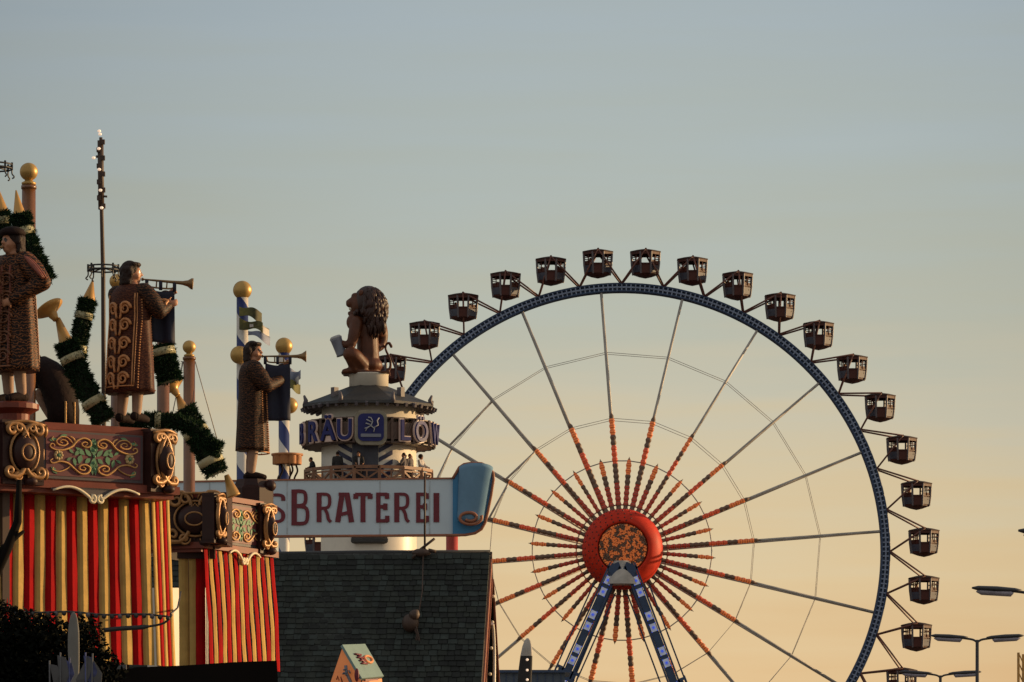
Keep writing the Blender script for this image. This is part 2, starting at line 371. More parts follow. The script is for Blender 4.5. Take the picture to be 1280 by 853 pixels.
# ------------------------------------------------------------------ ferris wheel
WY = 200.0*Q; k = S(WY)
WC = P(777, 690, WY)
fw = thing('ferris_wheel', 'tall ferris wheel with blue rim, grey spokes and red lamp arms around a red hub', 'ferris wheel', V(WC.x, WY, 0))
def pol(r, a, dy=0.0):      # r px, a degrees clockwise from top
    return WC+V(r*k*math.sin(rad(a)), dy, r*k*math.cos(rad(a)))
b = MB(); n = 240
for (r0, r1, y0, y1) in ((326, 333.5, -.3, .3),):
    ring = []
    for i in range(n):
        a = 360.0*i/n
        ring.append([pol(r0, a, y0), pol(r1, a, y0), pol(r1, a, y1), pol(r0, a, y1)])
    vs_ = [p for r in ring for p in r]
    b.add(vs_, [(i*4+j, ((i+1) % n)*4+j, ((i+1) % n)*4+(j+1) % 4, i*4+(j+1) % 4) for i in range(n) for j in range(4)], 0)
for r in (325.3, 334.2):
    for dy in (-.42, .42): b.tube([pol(r, 360.0*i/n, dy) for i in range(n)], .10, 6, closed=True)
b.build('rim', m['rimblue'], fw)
b = MB()
for i in range(360):
    a = float(i)
    b.bar(pol(325.5, a, -.45), pol(334, a, -.45), .10, .10, up=V(0,1,0))
    b.bar(pol(334.6, a, -.42), pol(334.6, a, .42), .10, .10)
b.tube([pol(329.8, 360.0*i/n, -.45) for i in range(n)], .08, 5, closed=True)
b.build('rim_lattice', m['rimlight'], fw)
for i in range(20):
    a = -4.5+18*i
    b = MB()
    for dy, ry in ((-1.5, -.35), (1.5, .35)):
        p0, p1 = pol(40, a, dy), pol(324, a, ry)
        b.tube([p0, p0.lerp(p1, .5), p1], [.115,.11,.105], 6)
    b.build('spoke', m['steel'], fw)
# cross braces and stay cables
b = MB()
for r in (166, 249):
    for i in range(20):
        a0, a1 = -4.5+18*i, 13.5+18*i
        f0 = (r-40)/284.0
        for dy in (-(1.5-1.15*f0), (1.5-1.15*f0)):
            b.tube([pol(r, a0, dy), pol(r, a1, dy)], .022, 4)
b.build('stay_cables', m['cable'], fw)
b = MB()
for dy in (-1.4,):
    b.tube([pol(112, -4.5+9*i, dy) for i in range(40)], .05, 5, closed=True)
    b.tube([pol(57, -4.5+9*i, dy) for i in range(40)], .06, 5, closed=True)
b.build('ring_cable', m['cable'], fw)
for i in (17, 18):
    a0, a1 = -4.5+18*i, -4.5+18*(i-1)
    for r0, r1 in ((249, 254), (166, 172)):
        b = MB(); b.tube([pol(r0, a0, .8), pol(r1, a1, .8)], .10, 6); b.build('cross_brace', m['steel'], fw)
# lamp arms: scalloped tubes with rows of coloured caps
def lamp_arm(a, r0, r1, segs, dy0, dy1, wid):
    b = MB(); nst = int((r1-r0)/1.0); prof_pts = []; rr = []; mt = []
    for i in range(nst+1):
        r = r0+(r1-r0)*i/nst; f = (r-40)/284.0
        prof_pts.append(pol(r, a, dy0+(dy1-dy0)*f))
        wv = wid*(1+.16*math.sin(r*2*PI/7.5))*(1.0 if r < r1-5 else max(.12, (r1-r)/5.0))
        rr.append(wv*k)
        kind = 0
        for (s0, s1, kd) in segs:
            if s0 <= r < s1: kind = kd
        if kind and int(r/1.5) % 2: kind = 3 if kind != 2 else 4
        mt.append(kind)
    n_ = 8; base = len(b.f)
    b.tube(prof_pts, rr, n_, flat=.8)
    for q in range(nst):
        for j in range(n_): b.mi[base+q*n_+j] = mt[q]
    b.build('lamp_arm', [m['brownlamp'], m['redlamp'], m['orangelamp'], m['brownlamp'], m['redlamp']], fw)
AM = [m['brownlamp'], m['redlamp'], m['redlamp2'], m['orangelamp']]
def arm(a, r0, r1, segs, wid):
    b = MB(); nst = int((r1-r0)*1.34); pts = []; rr = []; mt = []
    for i in range(nst+1):
        r = r0+(r1-r0)*i/nst; f = (r-40)/284.0
        pts.append(pol(r, a, -1.75+1.3*f))
        rr.append(wid*(1+.14*math.sin(r*2*PI/7.0+i % 2*.4))*(1.0 if r < r1-7 else max(.15, (r1-r)/7.0))*k)
        kd = 0
        for (s0, s1, q) in segs:
            if s0 <= r < s1: kd = q
        if kd and i % 4 == 3: kd = {1: 0, 2: 1, 3: 1}[kd]
        mt.append(kd)
    b.tube(pts, rr, 8, flat=.8)
    for q in range(nst):
        for j in range(8): b.mi[q*8+j] = mt[q]
    b.build('lamp_arm', AM, fw)
for i in range(20):
    arm(-4.5+18*i, 46, 174, ((56, 84, 1), (108, 131, 2), (144, 165, 3)), 3.3)
    arm(4.5+18*i, 46, 117, ((56, 80, 1), (94, 113, 3)), 3.1)
# hub
hb = MB(); hub_o = WC+V(0, -3.4, 0)
hb.lathe([(0, -1.9), (2.6, -1.9), (3.2, -1.6), (3.25, -1.0), (3.25, -.3), (3.18, .15), (3.02, .55), (2.75, .9), (2.45, 1.12), (2.2, 1.25), (2.04, 1.25), (1.98, .8), (0, .8)], hub_o, V(0,-1,0), 64)
hub = hb.build('hub', m['hubred'], fw)
hb = MB()
hb.lathe([(1.95, .7), (1.95, 1.15), (1.8, 1.22), (0, 1.26)], hub_o, V(0,-1,0), 40, 0)
random.seed(3)
for i in range(1700):     # rows of lamp caps over the face
    r = 1.88*math.sqrt(random.random()); a = random.random()*2*PI
    hb.sphere(hub_o+V(r*math.cos(a), -1.26, r*math.sin(a)), (.055,.045,.055), 6, 4, m=1 if mnoise.noise(V(r*math.cos(a)*3.2, r*math.sin(a)*3.2, 1.7)) > -.12+.25*(random.random()-.5) else 2)
hb.build('lamp_disc', [m['discbase'], m['orangelamp'], m['brownlamp']], fw)
hb = MB()
for rg in range(5):      # caps on the left-hand bulge of the hub
    r, h = ((2.2, 1.23), (2.45, 1.10), (2.75, .88), (3.02, .53), (3.18, .13))[rg]
    nn = int(r*12)
    for i in range(nn):
        a = 2*PI*i/nn
        if math.cos(a) > .35: continue
        hb.sphere(hub_o+V(r*math.cos(a), -h-.02, r*math.sin(a)), (.075,.05,.075), 5, 4)
hb.build('hub_lamps', m['hublamp'], fw)['kind'] = 'stuff'
hb = MB(); hb.lathe([(1.55, 0), (1.5, .3), (.9, 1.5), (.6, 1.9)], P(777, 731, WY-5.0), V(0,0,1), 32, sm=False)
hb.build('axle_housing', m['steel'], fw)
# the two support legs with lit star panels
m['starblue'] = M('blue_star_lamp', (.05,.09,.5), .4, emit=.45, emcol=(.05,.12,.9))
m['starwhite'] = M('pale_lamp_panel', (.55,.58,.66), .5, var=.3, scale=2, emit=.12, emcol=(.55,.62,.8))
for (x0, y0, x1, y1) in ((769, 706, 710, 838), (787, 706, 842, 853)):
    Yl = WY-5.6
    a, b_ = P(x0, y0, Yl), P(x1, y1, Yl); d = (b_-a).normalized(); side = V(0,-1,0).cross(d).normalized()
    gpt = a+d*((0.2-a.z)/d.z); gpt.y += 0
    lg = MB(); lg.bar(a, gpt, .62, .7, up=V(0,1,0))
    leg = lg.build('support_leg', m['rimblue'], fw)
    ed = MB()
    for sgn in (-1, 1):
        ed.bar(a+side*sgn*.42+V(0,-.2,0), gpt+side*sgn*.42+V(0,-.2,0), .13, .5, up=V(0,1,0))
        ed.bar(a+side*sgn*.95+V(0,.9,0)+d*2, gpt+side*sgn*1.0+V(0,.9,0), .12, .12, up=V(0,1,0))
    ed.bar(a+V(0,2.5,-1), gpt+V(0,6.5,0)+side*1.0, .34, .4, up=V(0,1,0))
    e_ = ed.build('leg_flange', m['rimblue'], fw); 
    L = (gpt-a).length; i = 0; tt = 1.0
    while tt < L-1:
        c = a+d*(tt+.4)+V(0,-.39,0)
        if i % 3 != 2:
            R = Matrix((side, V(0,1,0), d)).transposed(); st = MB()
            st.box(c, (.5,.06,.66), R, 0)
            pts = []
            for q in range(12):
                rr_ = .17 if q % 2 else .07
                pts.append(c+V(0,-.05,0)+side*rr_*math.cos(q*PI/6)+d*rr_*math.sin(q*PI/6))
            st.prism(pts, V(0,-.05,0), 1)
            for q in range(4): st.sphere(c+V(0,-.05,0)+side*(.24 if q % 2 else -.24)+d*(.32 if q//2 else -.32), .045, 5, 4, m=1)
            st.build('star_panel', [m['starwhite'], m['starblue']], fw)
        tt += 1.0; i += 1
    br = MB(); c = a+d*((b_-a).length)
    for sgn in (-1, 1):
        for q, zz in ((0, 0), (1, .7)):
            br.box(c+side*sgn*(.75-.2*q)+d*zz+V(0,-.15,0), (.5,.7,.22), Matrix((side, V(0,1,0), d)).transposed())
            br.box(c+side*sgn*(.95-.2*q)+d*(zz+.1)+V(0,-.2,0), (.14,.5,.6), Matrix((side, V(0,1,0), d)).transposed())
    br.box(c+d*.35, (1.5,.9,.8), Matrix((side, V(0,1,0), d)).transposed())
    br.build('leg_bracket', m['rimblue'], fw)
hb = MB()
hb.box(P(769, 713, WY-5.7), (1.0,.7,1.0), Matrix.Rotation(rad(-24), 3, 'Y')); hb.box(P(787, 713, WY-5.7), (1.0,.7,1.0), Matrix.Rotation(rad(24), 3, 'Y'))
hb.build('axle_bearing', m['rimblue'], fw)

# gondolas: plan of eight corners
plan = [(-.42,-1.12), (.42,-1.12), (1.1,-.42), (1.1,.42), (.42,1.12), (-.42,1.12), (-1.1,.42), (-1.1,-.42)]
def ring(sc, z): return [V(x*sc, y*sc, z) for x, y in plan]
def make_gondola():
    o = thing('gondola', '', 'gondola', V(0,0,0), 'ferris wheel gondolas')
    b = MB()
    b.loft([ring(1.02,-.25), ring(1.13,-.27), ring(1.13,-.20), ring(.6,-.05), ring(.12,.04), ring(.02,.06)], sm=False); b.build('roof', m['cabroof'], o)
    b = MB()
    b.loft([ring(1.09,-.2), ring(1.09,-.48), ring(1.04,-.48), ring(1.03,-.25)], sm=False, cap=False); b.build('fascia', m['cabwood'], o)
    b = MB(); lo, hi, keel = .89, .99, -2.36
    b.loft([ring(hi,-1.24), ring(lo,-2.05), ring(.45,-2.24), ring(.02,keel)], sm=False)
    b.loft([ring(hi+.03,-1.2), ring(hi+.03,-1.28), ring(hi-.05,-1.28), ring(hi-.05,-1.2)], sm=False, cap=False)
    for f_ in (0, 4):
        y = -1.12 if f_ == 0 else 1.12
        b.box((0, y*.945, -1.64), (.66,.05,.74))
    b.build('body', m['cabwood'], o)
    for q in range(8):
        if q in (0, 4): continue
        b = MB(); p0, p1 = ring(.985,-1.32), ring(.905,-1.98); a0, a1, a2, a3 = p0[q], p0[(q+1) % 8], p1[(q+1) % 8], p1[q]
        c = (a0+a1+a2+a3)/4; nn = V(c.x, c.y, 0).normalized()*.035
        b.prism([c+(v_-c)*.84+nn for v_ in (a0, a1, a2, a3)], -nn*.8); b.build('side_panel', m['cabpanel'], o)
    for q in range(8):
        b = MB(); b.tube([ring(1.04,-.3)[q], ring(1.0,-1.22)[q], ring(.905,-2.05)[q]], .085, 6, sm=False); b.build('corner_post', m['cabpost'], o)
    for q in (7, 1, 3, 5):
        b = MB(); p0, p1 = ring(1.03,-.42), ring(1.0,-1.24); mid = lambda r_, t_: r_[q]*(1-t_)+r_[(q+1) % 8]*t_
        zz = [ring(1.03-.03*t_, -.44-.8*t_) for t_ in (0, .36, 1)]
        b.tube([mid(zz[1], 0), mid(zz[1], 1)], .04, 5); b.tube([mid(zz[0], .5), mid(zz[2], .5)], .045, 5); b.prism([mid(ring(1.005,-1.0), 0), mid(ring(1.005,-1.0), 1), mid(ring(.99,-1.26), 1), mid(ring(.99,-1.26), 0)], V(0,.04,0))
        b.build('window_frame', m['cabwood'], o)
    b = MB(); b.tube([V(0,-1.25,-.1), V(0,1.25,-.1)], .09, 8); b.tube([V(0,0,-2.1), V(0,0,-1.45)], .06, 8); b.lathe([(.42,-1.52), (.45,-1.46), (.1,-1.44)], V(0,0,0), n=14)
    for s_ in (-1, 1): b.box((s_*.72,0,-1.55), (.34,1.3,.1)); b.box((s_*.86,0,-1.3), (.06,1.3,.3))
    b.build('seats_and_table', m['cabwood'], o)
    return o
gcount = 0; proto = None
ords = ['', 'first', 'second', 'third', 'fourth', 'fifth', 'sixth', 'seventh', 'eighth', 'ninth', 'tenth', 'eleventh', 'twelfth', 'thirteenth', 'fourteenth', 'fifteenth', 'sixteenth', 'seventeenth', 'eighteenth']
spec = {0: "dark gondola half hidden behind the lion's tail", 5: 'gondola just left of the top of the wheel', 6: 'gondola just right of the top of the wheel',
        15: 'gondola level with the red hub, outermost upper one', 16: 'gondola a little below the hub, outermost lower one', 17: 'gondola just left of the double street lamp arms',
        18: 'lowest gondola, cut by the picture bottom behind a lamp arm', -4: 'gondola under the blue banner sign, half behind the white tower', 1: "gondola right above the lion's tail, next to the statue"}
PIV = {}
for i in [-4]+list(range(0, 19)):
    a = -4.5+9*(i-5); p = pol(379, a)
    lb = spec.get(i, 'brown gondola, %s clockwise from the one behind the lion tail' % ords[max(i, 0)])
    if proto is None: proto = make_gondola(); proto.location = p; proto['label'] = lb
    else: dup(proto, p, lb)
    PIV[i] = p
for i in range(40):
    a = -4.5+9*(i-5); b = MB()
    for dy in (-1.25, 1.25):
        for da in (-4.5, 4.5):
            b.tube([pol(335, a+da, dy*.5), pol(379, a, dy)+V(0,0,-.1)], .075, 5)
    b.build('gondola_fork', m['strut'], fw)

# ------------------------------------------------------------------ people and statues
def limb(mb, pts, rs, n=10, mi=0):
    mb.tube(smooth_path(pts, 4), sum([[rs[i]+(rs[i+1]-rs[i])*q/4 for q in range(4)] for i in range(len(rs)-1)], [])+[rs[-1]], n, mi)
    for p, r in zip(pts, rs): mb.sphere(p, r*.99, n, 6, m=mi)
def hand(mb, wrist, d, palm_n, s=1.0, curl=.6):
    """palm + four unequal bent fingers + thumb leaving the side of the palm"""
    d = Vector(d).normalized(); nn = Vector(palm_n); nn = (nn-d*nn.dot(d)).normalized(); sd_ = d.cross(nn)
    R = Matrix((d, sd_, nn)).transposed()
    c = Vector(wrist)+d*.05*s
    mb.sphere(c, (.055*s,.043*s,.018*s), 10, 6, R)
    for i, L in enumerate((.070, .080, .074, .058)):
        p0 = c+d*.035*s+sd_*(.032-.0215*i)*s
        pts = [p0]; ang = 0
        for j in range(3):
            ang += curl*(.5 if j == 0 else .8)
            pts.append(pts[-1]+(d*math.cos(ang)+nn*math.sin(ang))*L*s*(.42, .32, .26)[j])
        mb.tube(pts, [.0105*s, .010*s, .009*s, .007*s], 7)
    p0 = c+sd_*.036*s-d*.02*s
    mb.tube([p0, p0+(sd_*.8+d*.5+nn*.4)*.032*s, p0+(sd_*.6+d*.9+nn*.9)*.055*s], [.013*s, .011*s, .009*s], 7)
def human(root, loc, head_yaw, body_yaw, sc, pose, mats, voxel=.014, robe=None, cap=None, hairstyle='short', lean=0.0):
    """pose: dict of joints in a 1.75 m body facing +X; right side is -Y"""
    B = MB(); T = MB(); L_ = MB(); H = MB()
    j = dict(pel=V(0,0,.93), chest=V(0,0,1.27), neck=V(0,0,1.46), head=V(.025,0,1.60),
             rh=V(0,-.09,.92), lh=V(0,.09,.92), rk=V(.02,-.10,.50), lk=V(.02,.10,.50), ra=V(-.02,-.11,.08), la=V(-.02,.11,.08),
             rs=V(0,-.185,1.40), ls=V(0,.185,1.40), re=V(-.02,-.24,1.12), le=V(-.02,.24,1.12), rw=V(.08,-.25,.88), lw=V(.08,.25,.88))
    j.update(pose)
    hp = j['head']; Rh = RZ(head_yaw-body_yaw)
    B.sphere(hp, (.097,.078,.118), 18, 14, Rh)
    B.sphere(hp+Rh @ V(.045,0,-.075), (.05,.048,.045), 12, 8, Rh)
    B.tube([hp+Rh @ V(.085,0,.02), hp+Rh @ V(.112,0,-.018), hp+Rh @ V(.09,0,-.03)], [.011,.018,.012], 8)
    B.sphere(hp+Rh @ V(.085,0,-.058), (.014,.026,.009), 8, 6, Rh); B.sphere(hp+Rh @ V(.083,0,-.074), (.014,.022,.009), 8, 6, Rh)
    B.sphere(hp+Rh @ V(.08,0,.035), (.02,.05,.012), 8, 6, Rh)
    for s_ in (-1, 1):
        B.sphere(hp+Rh @ V(-.005,.078*s_,-.01), (.022,.012,.034), 8, 6, Rh)
        B.sphere(hp+Rh @ V(.055,.042*s_,-.035), (.035,.03,.032), 8, 6, Rh)
    limb(B, [j['neck']-V(0,0,.03), hp-V(.01,0,.07)], [.062,.055])
    # trunk
    ch, pe = j['chest'], j['pel']
    up = (j['neck']-pe).normalized()
    for tt, rx, ry in ((0,.105,.165), (.2,.10,.15), (.42,.105,.155), (.62,.12,.175), (.8,.11,.18), (.93,.075,.13)):
        B.sphere(pe.lerp(j['neck'], tt), (rx,ry,.11), 14, 8)
    for a, s1, e1, w1 in (('r','rs','re','rw'), ('l','ls','le','lw')):
        limb(B, [j['neck'].lerp(j[s1], .4)-V(0,0,.03), j[s1], j[s1].lerp(j[e1], .5), j[e1]], [.06,.062,.052,.044])
        limb(B, [j[e1], j[e1].lerp(j[w1], .4), j[w1]], [.044,.043,.028])
        hd = (j[w1]-j[e1]).normalized()
        hand(B, j[w1], pose.get(a+'hd', hd), pose.get(a+'hn', V(0,1 if a == 'r' else -1,0)), 1.0, pose.get(a+'curl', .7))
    for h1, k1, a1 in (('rh','rk','ra'), ('lh','lk','la')):
        limb(B, [j[h1], j[h1].lerp(j[k1], .5), j[k1]], [.092,.078,.058])
        limb(B, [j[k1], j[k1].lerp(j[a1], .35), j[a1]], [.056,.058,.036])
        limb(B, [j[a1]+V(-.03,0,-.03), j[a1]+V(.07,0,-.04), j[a1]+V(.15,0,-.055)], [.036,.038,.026])
    # clothes
    if robe is None:
        for tt, rx, ry in ((-.05,.12,.178), (.2,.122,.17), (.42,.125,.172), (.62,.138,.192), (.8,.128,.195), (.92,.085,.14)):
            T.sphere(pe.lerp(j['neck'], tt), (rx,ry,.115), 14, 8)
    for s1, e1, w1 in (('rs','re','rw'), ('ls','le','lw')):
        limb(T, [j['neck'].lerp(j[s1], .5)-V(0,0,.03), j[s1], j[s1].lerp(j[e1], .5), j[e1]], [.07,.082,.074,.064] if robe is None else [.08,.105,.115,.085])
        limb(T, [j[e1], j[e1].lerp(j[w1], .93)], [.062,.045] if robe is None else [.085,.068])
    for h1, k1, a1 in (('rh','rk','ra'), ('lh','lk','la')):
        limb(L_, [j[h1]+V(0,0,.04), j[h1].lerp(j[k1], .5), j[k1]], [.108,.092,.072])
        limb(L_, [j[k1], j[k1].lerp(j[a1], .5), j[a1]], [.071,.066,.052])
    SH = MB()
    for a1 in ('ra', 'la'): limb(SH, [j[a1]+V(-.035,0,-.035), j[a1]+V(.07,0,-.04), j[a1]+V(.165,0,-.055)], [.05,.048,.034])
    if hairstyle == 'short':
        H.sphere(hp+Rh @ V(-.018,0,.03), (.098,.088,.108), 16, 10, Rh)
    elif hairstyle == 'afro':
        H.sphere(hp+Rh @ V(-.035,0,.045), (.135,.135,.13), 16, 10, Rh)
    else:   # long curls
        H.sphere(hp+Rh @ V(-.025,0,.035), (.105,.098,.108), 16, 10, Rh)
        for q in range(26):
            a = PI*.5+PI*(q/25.0)
            for zz in range(4):
                H.sphere(hp+Rh @ V(.098*math.cos(a)*.95-.015, .105*math.sin(a), .03-.045*zz+.012*math.sin(q*3+zz)), .03+.008*math.sin(q*5+zz*2), 7, 5)
        for q in range(9):
            a = -PI*.45+PI*.9*q/8
            H.sphere(hp+Rh @ V(.085*math.cos(a)-.01, .085*math.sin(a), .095), .027, 7, 5)
    R = RZ(body_yaw); lc = Vector(loc)
    X = lambda p: lc+(R @ p)*sc
    for q in (B, T, L_, H, SH): q.xform(X)
    eyes = [X(hp+Rh @ V(.092,.032*s_,.012)) for s_ in (-1, 1)]
    off = WLOC[root.name]
    remesh(B, 'body', [m['skin'], m['eye']], voxel*sc, root, 2, lambda c: 1 if min((c+off-e_).length for e_ in eyes) < .02*sc else 0)
    remesh(T, mats.get('tname', 'jacket'), mats['top'], voxel*sc*1.15, root, 4)
    remesh(L_, mats.get('lname', 'trousers'), mats['legs'], voxel*sc*1.15, root, 4)
    SH.build('shoes', m['robedark'], root)
    remesh(H, 'hair', mats.get('hair', m['hair']), voxel*sc*.9, root, 1)
    return X, j, hp, Rh

def robe_rad(z, prof):
    for (z0, a0, b0), (z1, a1, b1) in zip(prof, prof[1:]):
        if z0 <= z <= z1:
            t = (z-z0)/(z1-z0); return a0+(a1-a0)*t, b0+(b1-b0)*t
    return prof[-1][1:] if z > prof[-1][0] else prof[0][1:]
ROBE = [(.30,.215,.30), (.55,.205,.29), (.85,.19,.27), (1.1,.175,.25), (1.3,.175,.255), (1.40,.155,.25), (1.47,.10,.14)]
def add_robe(root, X, mat, trim_mat, pattern=True, prof=ROBE, folds=.05, front=False, tk=1.0):
    b = MB(); rings = []; nn = 48
    for i in range(25):
        z = prof[0][0]+(prof[-1][0]-prof[0][0])*i/24; rx, ry = robe_rad(z, prof)
        f = folds*max(0, 1-i/20)
        rings.append([V(rx*math.cos(a)*(1+f*math.sin(a*9)), ry*math.sin(a)*(1+f*math.cos(a*8)), z) for a in (2*PI*q/nn for q in range(nn))])
    b.loft(rings); b.xform(X); b.build('robe', mat, root)
    def onback(y, z, out_=.008):
        rx, ry = robe_rad(z, prof); c = max(0, 1-(y/ry)**2); return V(-rx*math.sqrt(c)*1.04-out_, y, z)
    def onfront(y, z, out_=.01):
        p = onback(y, z, out_); return V(-p.x, p.y, p.z)
    t = MB()
    if pattern:
        for s_ in (-1, 1):
            for z0 in (.42, .60, .80, 1.0, 1.18):
                pts = []
                for q in range(26):
                    a = q/25*2.2*2*PI*.75; r = .072*(1-q/34.0)
                    pts.append((s_*(.085+r*math.cos(a)*.9), z0+r*math.sin(a)+.02))
                t.tube([onback(y, z) for y, z in pts], [(.0135-.0003*q)*tk for q in range(26)], 5)
                if front: t.tube([onfront(y*1.25, z) for y, z in pts], [(.012-.0003*q)*tk for q in range(26)], 5)
                t.tube([onback(s_*(.02+.06*q/6*(1-q/8)), z0-.09+.16*q/6) for q in range(7)], .010*tk, 5)
            t.tube([onback(s_*.185, .36+1.0*q/20) for q in range(21)], .009, 5)
            t.tube([onback(s_*.205, .36+1.0*q/20) for q in range(21)], .006, 5)
        t.tube([onback(-.205+.41*q/12, .36) for q in range(13)], .009, 5)
    if front:
        pb_ = MB()
        for yy in (-.15, -.045, .045, .15):
            for fn in (onfront, onback):
                pts = [fn(yy*(1+.12*(1-z_)), z_, -.004) for z_ in (.34+1.0*q/16 for q in range(17))]; pb_.tube(pts, [.018]*17, 6, flat=.5)
        pb_.xform(X); pb_.build('russet_panels', m['ropered'], root)
    for s_ in (-1, 1):
        for q in range(34):
            z = .34+.95*q/33; t.sphere(onfront(s_*.075, z), .013, 6, 5); t.sphere(onfront(s_*.17, z, .004), .010, 6, 5)
            if pattern: t.sphere(onback(s_*.235, z, .004), .010, 6, 5)
    t.tube([onfront(-.2+.4*q/12, .335) for q in range(13)], .010, 5)
    t.xform(X); t.build('gold_trim', trim_mat, root)
def trumpet(root, X, p0, d, L, bell, banner=(.08,.52,.75), sag=0.0):
    d = Vector(d).normalized(); up = V(0,0,1); up = (up-d*up.dot(d)).normalized()
    b = MB()
    b.lathe([(.014,0), (.02,.015), (.009,.03), (.012,L*.3), (.016,L*.6), (.022,L*.8), (.035,L*.9), (.06,L*.965), (bell,L), (bell*.93,L*1.004), (.03,L*.95), (.0,L*.93)], p0, d, 20)
    # return loop of tubing below
    b.tube(smooth_path([p0+d*L*.12, p0+d*L*.13-up*.05, p0+d*L*.2-up*.075, p0+d*L*.55-up*.075, p0+d*L*.64-up*.05, p0+d*L*.65], 4), .010, 7)
    for t_ in (.3, .5): b.tube([p0+d*L*t_, p0+d*L*t_-up*.075], .008, 6)
    b.xform(X); b.build('trumpet', m['brass'], root)
    a0, a1, hgt = banner; b = MB(); nu, nv = 14, 14; front = []; back = []
    nrm = d.cross(up)
    for v_ in range(nv+1):
        for u_ in range(nu+1):
            u, v = u_/nu, v_/nv
            wv = .03*v*math.sin(u*7+v*2)+.02*v*math.sin(u*13-v*3)
            p = p0+d*(a0+(a1-a0)*(u+.04*v*(u-.5)))+V(0,0,-.085-hgt*v-.03*math.sin(u*PI)*(1-v))+nrm*wv
            front.append(p+nrm*.004); back.append(p-nrm*.004)
    w_ = nu+1; fs = [(i*w_+q, i*w_+q+1, (i+1)*w_+q+1, (i+1)*w_+q) for i in range(nv) for q in range(nu)]
    o = len(front); per = [q for q in range(w_)]+[i*w_+nu for i in range(1, nv+1)]+[nv*w_+q for q in range(nu-1, -1, -1)]+[i*w_ for i in range(nv-1, 0, -1)]
    b.add(front+back, fs+[tuple(o+q for q in f[::-1]) for f in fs]+[(per[i], o+per[i], o+per[(i+1) % len(per)], per[(i+1) % len(per)]) for i in range(len(per))], 0, True)
    for u in (0, .5, 1): b.tube([p0+d*(a0+(a1-a0)*u), p0+d*(a0+(a1-a0)*u)+V(0,0,-.1)], .02, 6)
    b.xform(X); b.build('banner', m['bannernavy'], root)

# riders in some gondolas
seat = dict(pel=V(0,0,.52), chest=V(.0,0,.86), neck=V(0,0,1.05), head=V(.025,0,1.19), rh=V(0,-.09,.52), lh=V(0,.09,.52), rk=V(.42,-.10,.52), lk=V(.42,.10,.52), ra=V(.40,-.11,.08), la=V(.40,.11,.08),
            rs=V(0,-.185,.99), ls=V(0,.185,.99), re=V(.08,-.23,.74), le=V(.08,.23,.74), rw=V(.3,-.15,.64), lw=V(.3,.15,.64))
rp = None; rnd = random.Random(2)
for i, sx, lb in ((2, -1, 'rider seated in the second gondola clockwise from the lion tail'), (4, 1, 'rider seated in the fourth gondola clockwise from the lion tail'), (5, -1, 'rider in the gondola just left of the top of the wheel'),
        (8, 1, 'rider seated in the eighth gondola clockwise from the lion tail'), (11, -1, 'rider seated in the eleventh gondola clockwise from the lion tail'), (13, 1, 'rider seated in the thirteenth gondola clockwise from the lion tail'),
        (14, -1, 'left rider in the gondola above the one level with the hub'), (16, 1, 'right rider in the gondola a little below the hub'), (16, -1, 'left rider in the gondola a little below the hub')):
    lc = PIV[i]+V(sx*.62, -.25+.5*rnd.random(), -2.02)
    if rp is None:
        rp = thing('person', lb, 'person', lc, 'wheel riders')
        human(rp, lc, 0, 0, 1.0, seat, {'top': m['jacket'], 'legs': m['jeans']}, .025)
    else: rp2 = dup(rp, lc, lb)
    (rp if i == 2 else rp2).rotation_euler.z = 0 if sx < 0 else PI

# ------------------------------------------------------------------ carved turrets
def spiral(cx, cz, r0, r1, a0, turns, n=22):
    return [(cx+(r0+(r1-r0)*i/n)*math.cos(a0+turns*2*PI*i/n), cz+(r0+(r1-r0)*i/n)*math.sin(a0+turns*2*PI*i/n)) for i in range(n+1)]
def scroll(c0, r0, a0, t0, c1, r1, a1, t1):
    """from the eye of one spiral outwards, over to a second one and in again"""
    p = spiral(c0[0], c0[1], r0*.18, r0, a0-t0*2*PI, t0); q = spiral(c1[0], c1[1], r1, r1*.18, a1, t1)
    A, B_ = Vector((p[-1][0], 0, p[-1][1])), Vector((q[0][0], 0, q[0][1]))
    ta = (A-Vector((p[-2][0], 0, p[-2][1]))).normalized(); tb = (Vector((q[1][0], 0, q[1][1]))-B_).normalized(); dd = (B_-A).length*.5
    mid = []
    for i in range(1, 10):
        t = i/10; c = A*(1-t)**3+(A+ta*dd)*3*t*(1-t)**2+(B_-tb*dd)*3*t*t*(1-t)+B_*t**3; mid.append((c.x, c.z))
    return p+mid+q
def taper(n, r, lo=.45): return [r*(lo+(1-lo)*math.sin(PI*min(1, max(0, (i+.5)/n)))) for i in range(n)]
def leaf2(b, fr, base, tip, wd, m_=0, y=-.012):
    bx, bz = base; tx, tz = tip; dx_, dz_ = tx-bx, tz-bz; nx, nz_ = -dz_, dx_; L = math.hypot(dx_, dz_)
    pr = [(0,0), (.25,.8), (.5,1), (.8,.5), (1,0), (.8,-.5), (.5,-1), (.25,-.8)]
    b.prism([fr(bx+dx_*t+nx/L*wd*w_, y, bz+dz_*t+nz_/L*wd*w_) for t, w_ in pr], fr(0,.02,0)-fr(0,0,0), m_)

